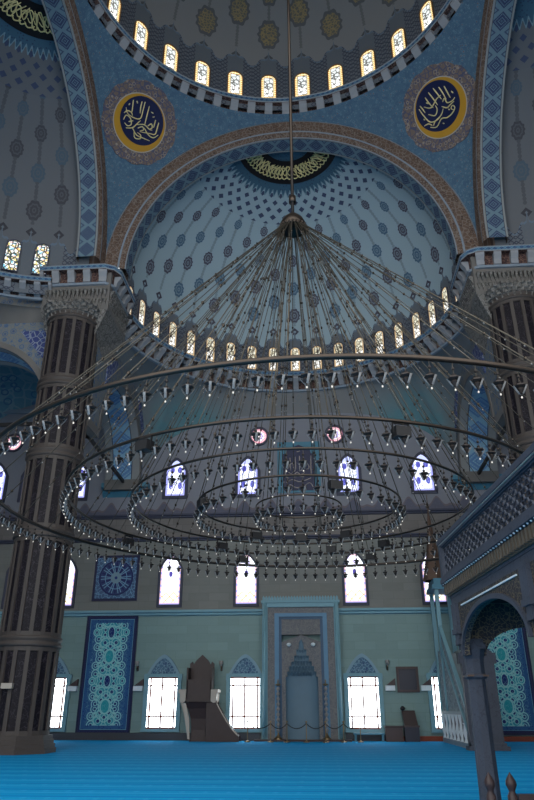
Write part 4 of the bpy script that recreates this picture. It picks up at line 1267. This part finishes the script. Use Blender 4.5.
t = thing('framed_board', 'dark square board in a brown frame on the wall above the lectern', 'notice board', (5.33, 37, 2.78))
g = MB(); g.box((-0.44, -0.05, -0.5), (0.44, -0.01, 0.5)); g.build('board', M['screenboard'], t)
g = MB(); g.frame([(-.55, -.6), (-.55, .6), (.55, .6), (.55, -.6)], [(-.43, -.48), (-.43, .48), (.43, .48), (.43, -.48)], -0.09, 0, 0, 'xz', True); g.build('frame', M['boxwood'], t)

t = thing('lectern', 'dark wooden lectern with a raised sloping top beside the low box, under the framed board', 'lectern', (5.28, 36.45, 0))
g = MB(); g.box((-0.36, -0.22, 0), (0.32, 0.22, 0.62)); g.build('cabinet', M['screenboard'], t)
g = MB(); g.prism([(-0.40, 0.62), (-0.42, 0.70), (0.36, 0.70), (0.34, 0.62)], -0.26, 0.24); g.build('shelf', M['boxwood'], t)
g = MB(); g.add([(-0.36, -0.12, 0.7), (0.3, -0.12, 0.7), (0.22, 0.16, 1.36), (-0.42, 0.16, 1.36), (-0.36, 0.0, 0.7), (0.3, 0.0, 0.7), (0.22, 0.22, 1.36), (-0.42, 0.22, 1.36)], [(0, 1, 2, 3), (7, 6, 5, 4), (0, 4, 5, 1), (1, 5, 6, 2), (2, 6, 7, 3), (3, 7, 4, 0)]); g.build('book_rest', M['wood'], t)
g = MB(); g.lathe([(0.02, 0), (0.10, 0.02), (0.13, 0.1), (0.05, 0.2)], (-0.36, 0.1, 1.36), 10); g.build('lamp_head', M['black'], t)
t = thing('low_chest', 'low brown wooden chest on the carpet left of the lectern', 'chest', (4.42, 36.5, 0))
g = MB(); g.box((-0.42, -0.25, 0), (0.40, 0.25, 0.60)); g.build('body', M['boxwood'], t)
g = MB(); g.box((-0.45, -0.28, 0.60), (0.43, 0.27, 0.68)); g.build('lid', M['wood'], t)
t = thing('low_bench', 'low pale bench under the sill of the first window right of the niche', 'bench', (3.2, 36.4, 0))
g = MB(); g.box((-0.75, -0.2, 0.30), (0.75, 0.2, 0.37)); g.build('seat', M['teal'], t)
for x in (-0.65, 0.65):
    g = MB(); g.box((x-0.05, -0.17, 0), (x+0.05, 0.17, 0.30)); g.build('leg', M['teal'], t)

# ------------------------------------------------------------------ the great ring chandelier
HX, HY, RZ = 0.5, 17.2, 6.3
t = thing('ring_chandelier', 'huge bronze chandelier of five nested lamp rings hung on many cables from the great dome', 'chandelier', (HX, HY, 0))
HZ = 15.6
RINGS = [(8.28, 0.050, 140, 36), (6.0, 0.036, 110, 28), (4.38, 0.030, 80, 20), (2.65, 0.028, 48, 12), (1.12, 0.022, 24, 4)]
OFF = [0.55, 0.08, 0.05, 0.0, 0.0]
g = MB(); g.tube([(0, 0, HZ+0.3), (0, 0, 43.8)], 0.055, 10); g.tube([(0, 0, HZ+0.9), (0, 0, HZ+1.15)], [0.12, 0.12], 10); g.build('rod', M['bronze'], t)
g = MB(); g.lathe([(0.05, 0.42), (0.18, 0.36), (0.34, 0.18), (0.42, 0.0), (0.44, -0.18), (0.38, -0.22), (0.30, -0.1), (0.01, -0.05)], (0, 0, HZ), 24)
for k in range(24):
    a = 2*pi*k/24; g.ball((0.43*cos(a), 0.43*sin(a), HZ-0.14), 0.05, 5)
g.build('hub', M['bronze'], t)
for (R, r, nl, nc), ox in zip(RINGS, OFF):
    g = MB(); g.tube([(ox+R*cos(2*pi*k/144), R*sin(2*pi*k/144), RZ) for k in range(144)], r, 8, 0, True)
    ring = g.build('lamp_ring', M['bronze'], t)
    ph0 = random.random()
    for k in range(nc):
        a = 2*pi*(k+0.5)/nc+0.03
        A = Vector((0.36*cos(a), 0.36*sin(a), HZ-0.12)); B = Vector((ox+R*cos(a), R*sin(a), RZ))
        g = MB(); g.tube([A, B], 0.0125, 4, 0)
        L_ = (B-A).length; d = (B-A)/L_; s_ = 1.5+0.55*((k*7) % 5)/5+(0.4 if R < 5 else 0)
        while s_ < L_-0.4:
            p = A+d*s_; g.ball(p, 0.036, 5, 1, 1.3)
            g.ball(p+d*0.16+Vector((0, 0, -0.03)), 0.022, 4, 2)
            s_ += 1.22
        g.build('cable', [M['wire'], M['bead'], M['lampglass']], t)
# lamps: drop wire, bead, fluted bronze cap, glass petals and a small lit tip
def lamp_geo(g, p, ph, near=True):
    x, y, z = p
    g.tube([(x, y, z), (x, y, z-0.24)], 0.007, 4, 0, caps=False)
    g.ball((x, y, z-0.10), 0.030, 5, 1)
    g.lathe([(0.008, -0.17), (0.034, -0.19), (0.018, -0.225), (0.096, -0.245), (0.10, -0.268), (0.045, -0.295), (0.062, -0.325), (0.028, -0.375), (0.01, -0.40)], (x, y, z), 6, 1, smooth=False)
    for q in range(3):
        a = ph+2*pi*q/3; c, s_ = cos(a), sin(a)
        g.add([(x+0.03*c-0.02*s_, y+0.03*s_+0.02*c, z-0.40), (x+0.03*c+0.02*s_, y+0.03*s_-0.02*c, z-0.40), (x+0.115*c+0.022*s_, y+0.115*s_-0.022*c, z-0.27), (x+0.115*c-0.022*s_, y+0.115*s_+0.022*c, z-0.27),
               (x+0.085*c, y+0.085*s_, z-0.34)], [(0, 1, 4), (0, 4, 3), (3, 4, 2), (1, 2, 4)], 2)
    g.ball((x, y, z-0.45), 0.015, 5, 3, 1.3)
LM = [M['wire'], M['ornament'], M['lampglass'], M['bulb']]
allp = []
for (R, r, nl, nc), ox in zip(RINGS, OFF):
    for k in range(nl):
        a = 2*pi*(k+0.5)/nl
        P = Vector((ox+R*cos(a), R*sin(a), RZ-r)); W_ = P+Vector((HX, HY, 0)); d = W_-Vector(cam.location)
        lat = abs(atan2(d.x, d.y)+RAD(4.21)); el = atan2(d.z, sqrt(d.x**2+d.y**2))
        vis = lat < RAD(25) and RAD(-5) < el < RAD(56)
        allp.append(((0 if vis else 1), d.length, tuple(P), a))
allp.sort()
g = MB(); lamp_geo(g, (0, 0, 0), 0.4)
lp = None
for (_, _, P, a) in allp[:100]:
    if lp is None: lp = g.build('glass_lamp', LM, t); lp.location = P; lp.rotation_euler = (0, 0, a)
    else:
        c = lp.copy(); COL.objects.link(c); c.location = P; c.rotation_euler = (0, 0, a)
g = MB()
for (_, _, P, a) in allp[100:]: lamp_geo(g, P, a)
prop(g.build('glass_lamps', LM, t), kind='stuff')
# floodlight boxes slung under the rings
def at_ring(R, deg): a = RAD(deg); return (R*sin(a), R*cos(a))
for (R, degs) in ((6.0, (-152, 160, -62, -20, 22, 60)), (4.38, (-35, 35, 12)), (2.65, (-118, -30, 0, 30, 95, 160))):
    for d in degs:
        x, y = at_ring(R, d)
        g = MB(); g.box((-0.15, -0.11, -0.30), (0.15, 0.11, -0.10)); g.box((-0.17, -0.02, -0.24), (-0.15, 0.02, 0.0)); g.box((0.15, -0.02, -0.24), (0.17, 0.02, 0.0)); g.box((-0.17, -0.02, -0.03), (0.17, 0.02, 0.0))
        o = g.build('floodlight', M['black'], t, (x, y, RZ-0.02), -RAD(d))
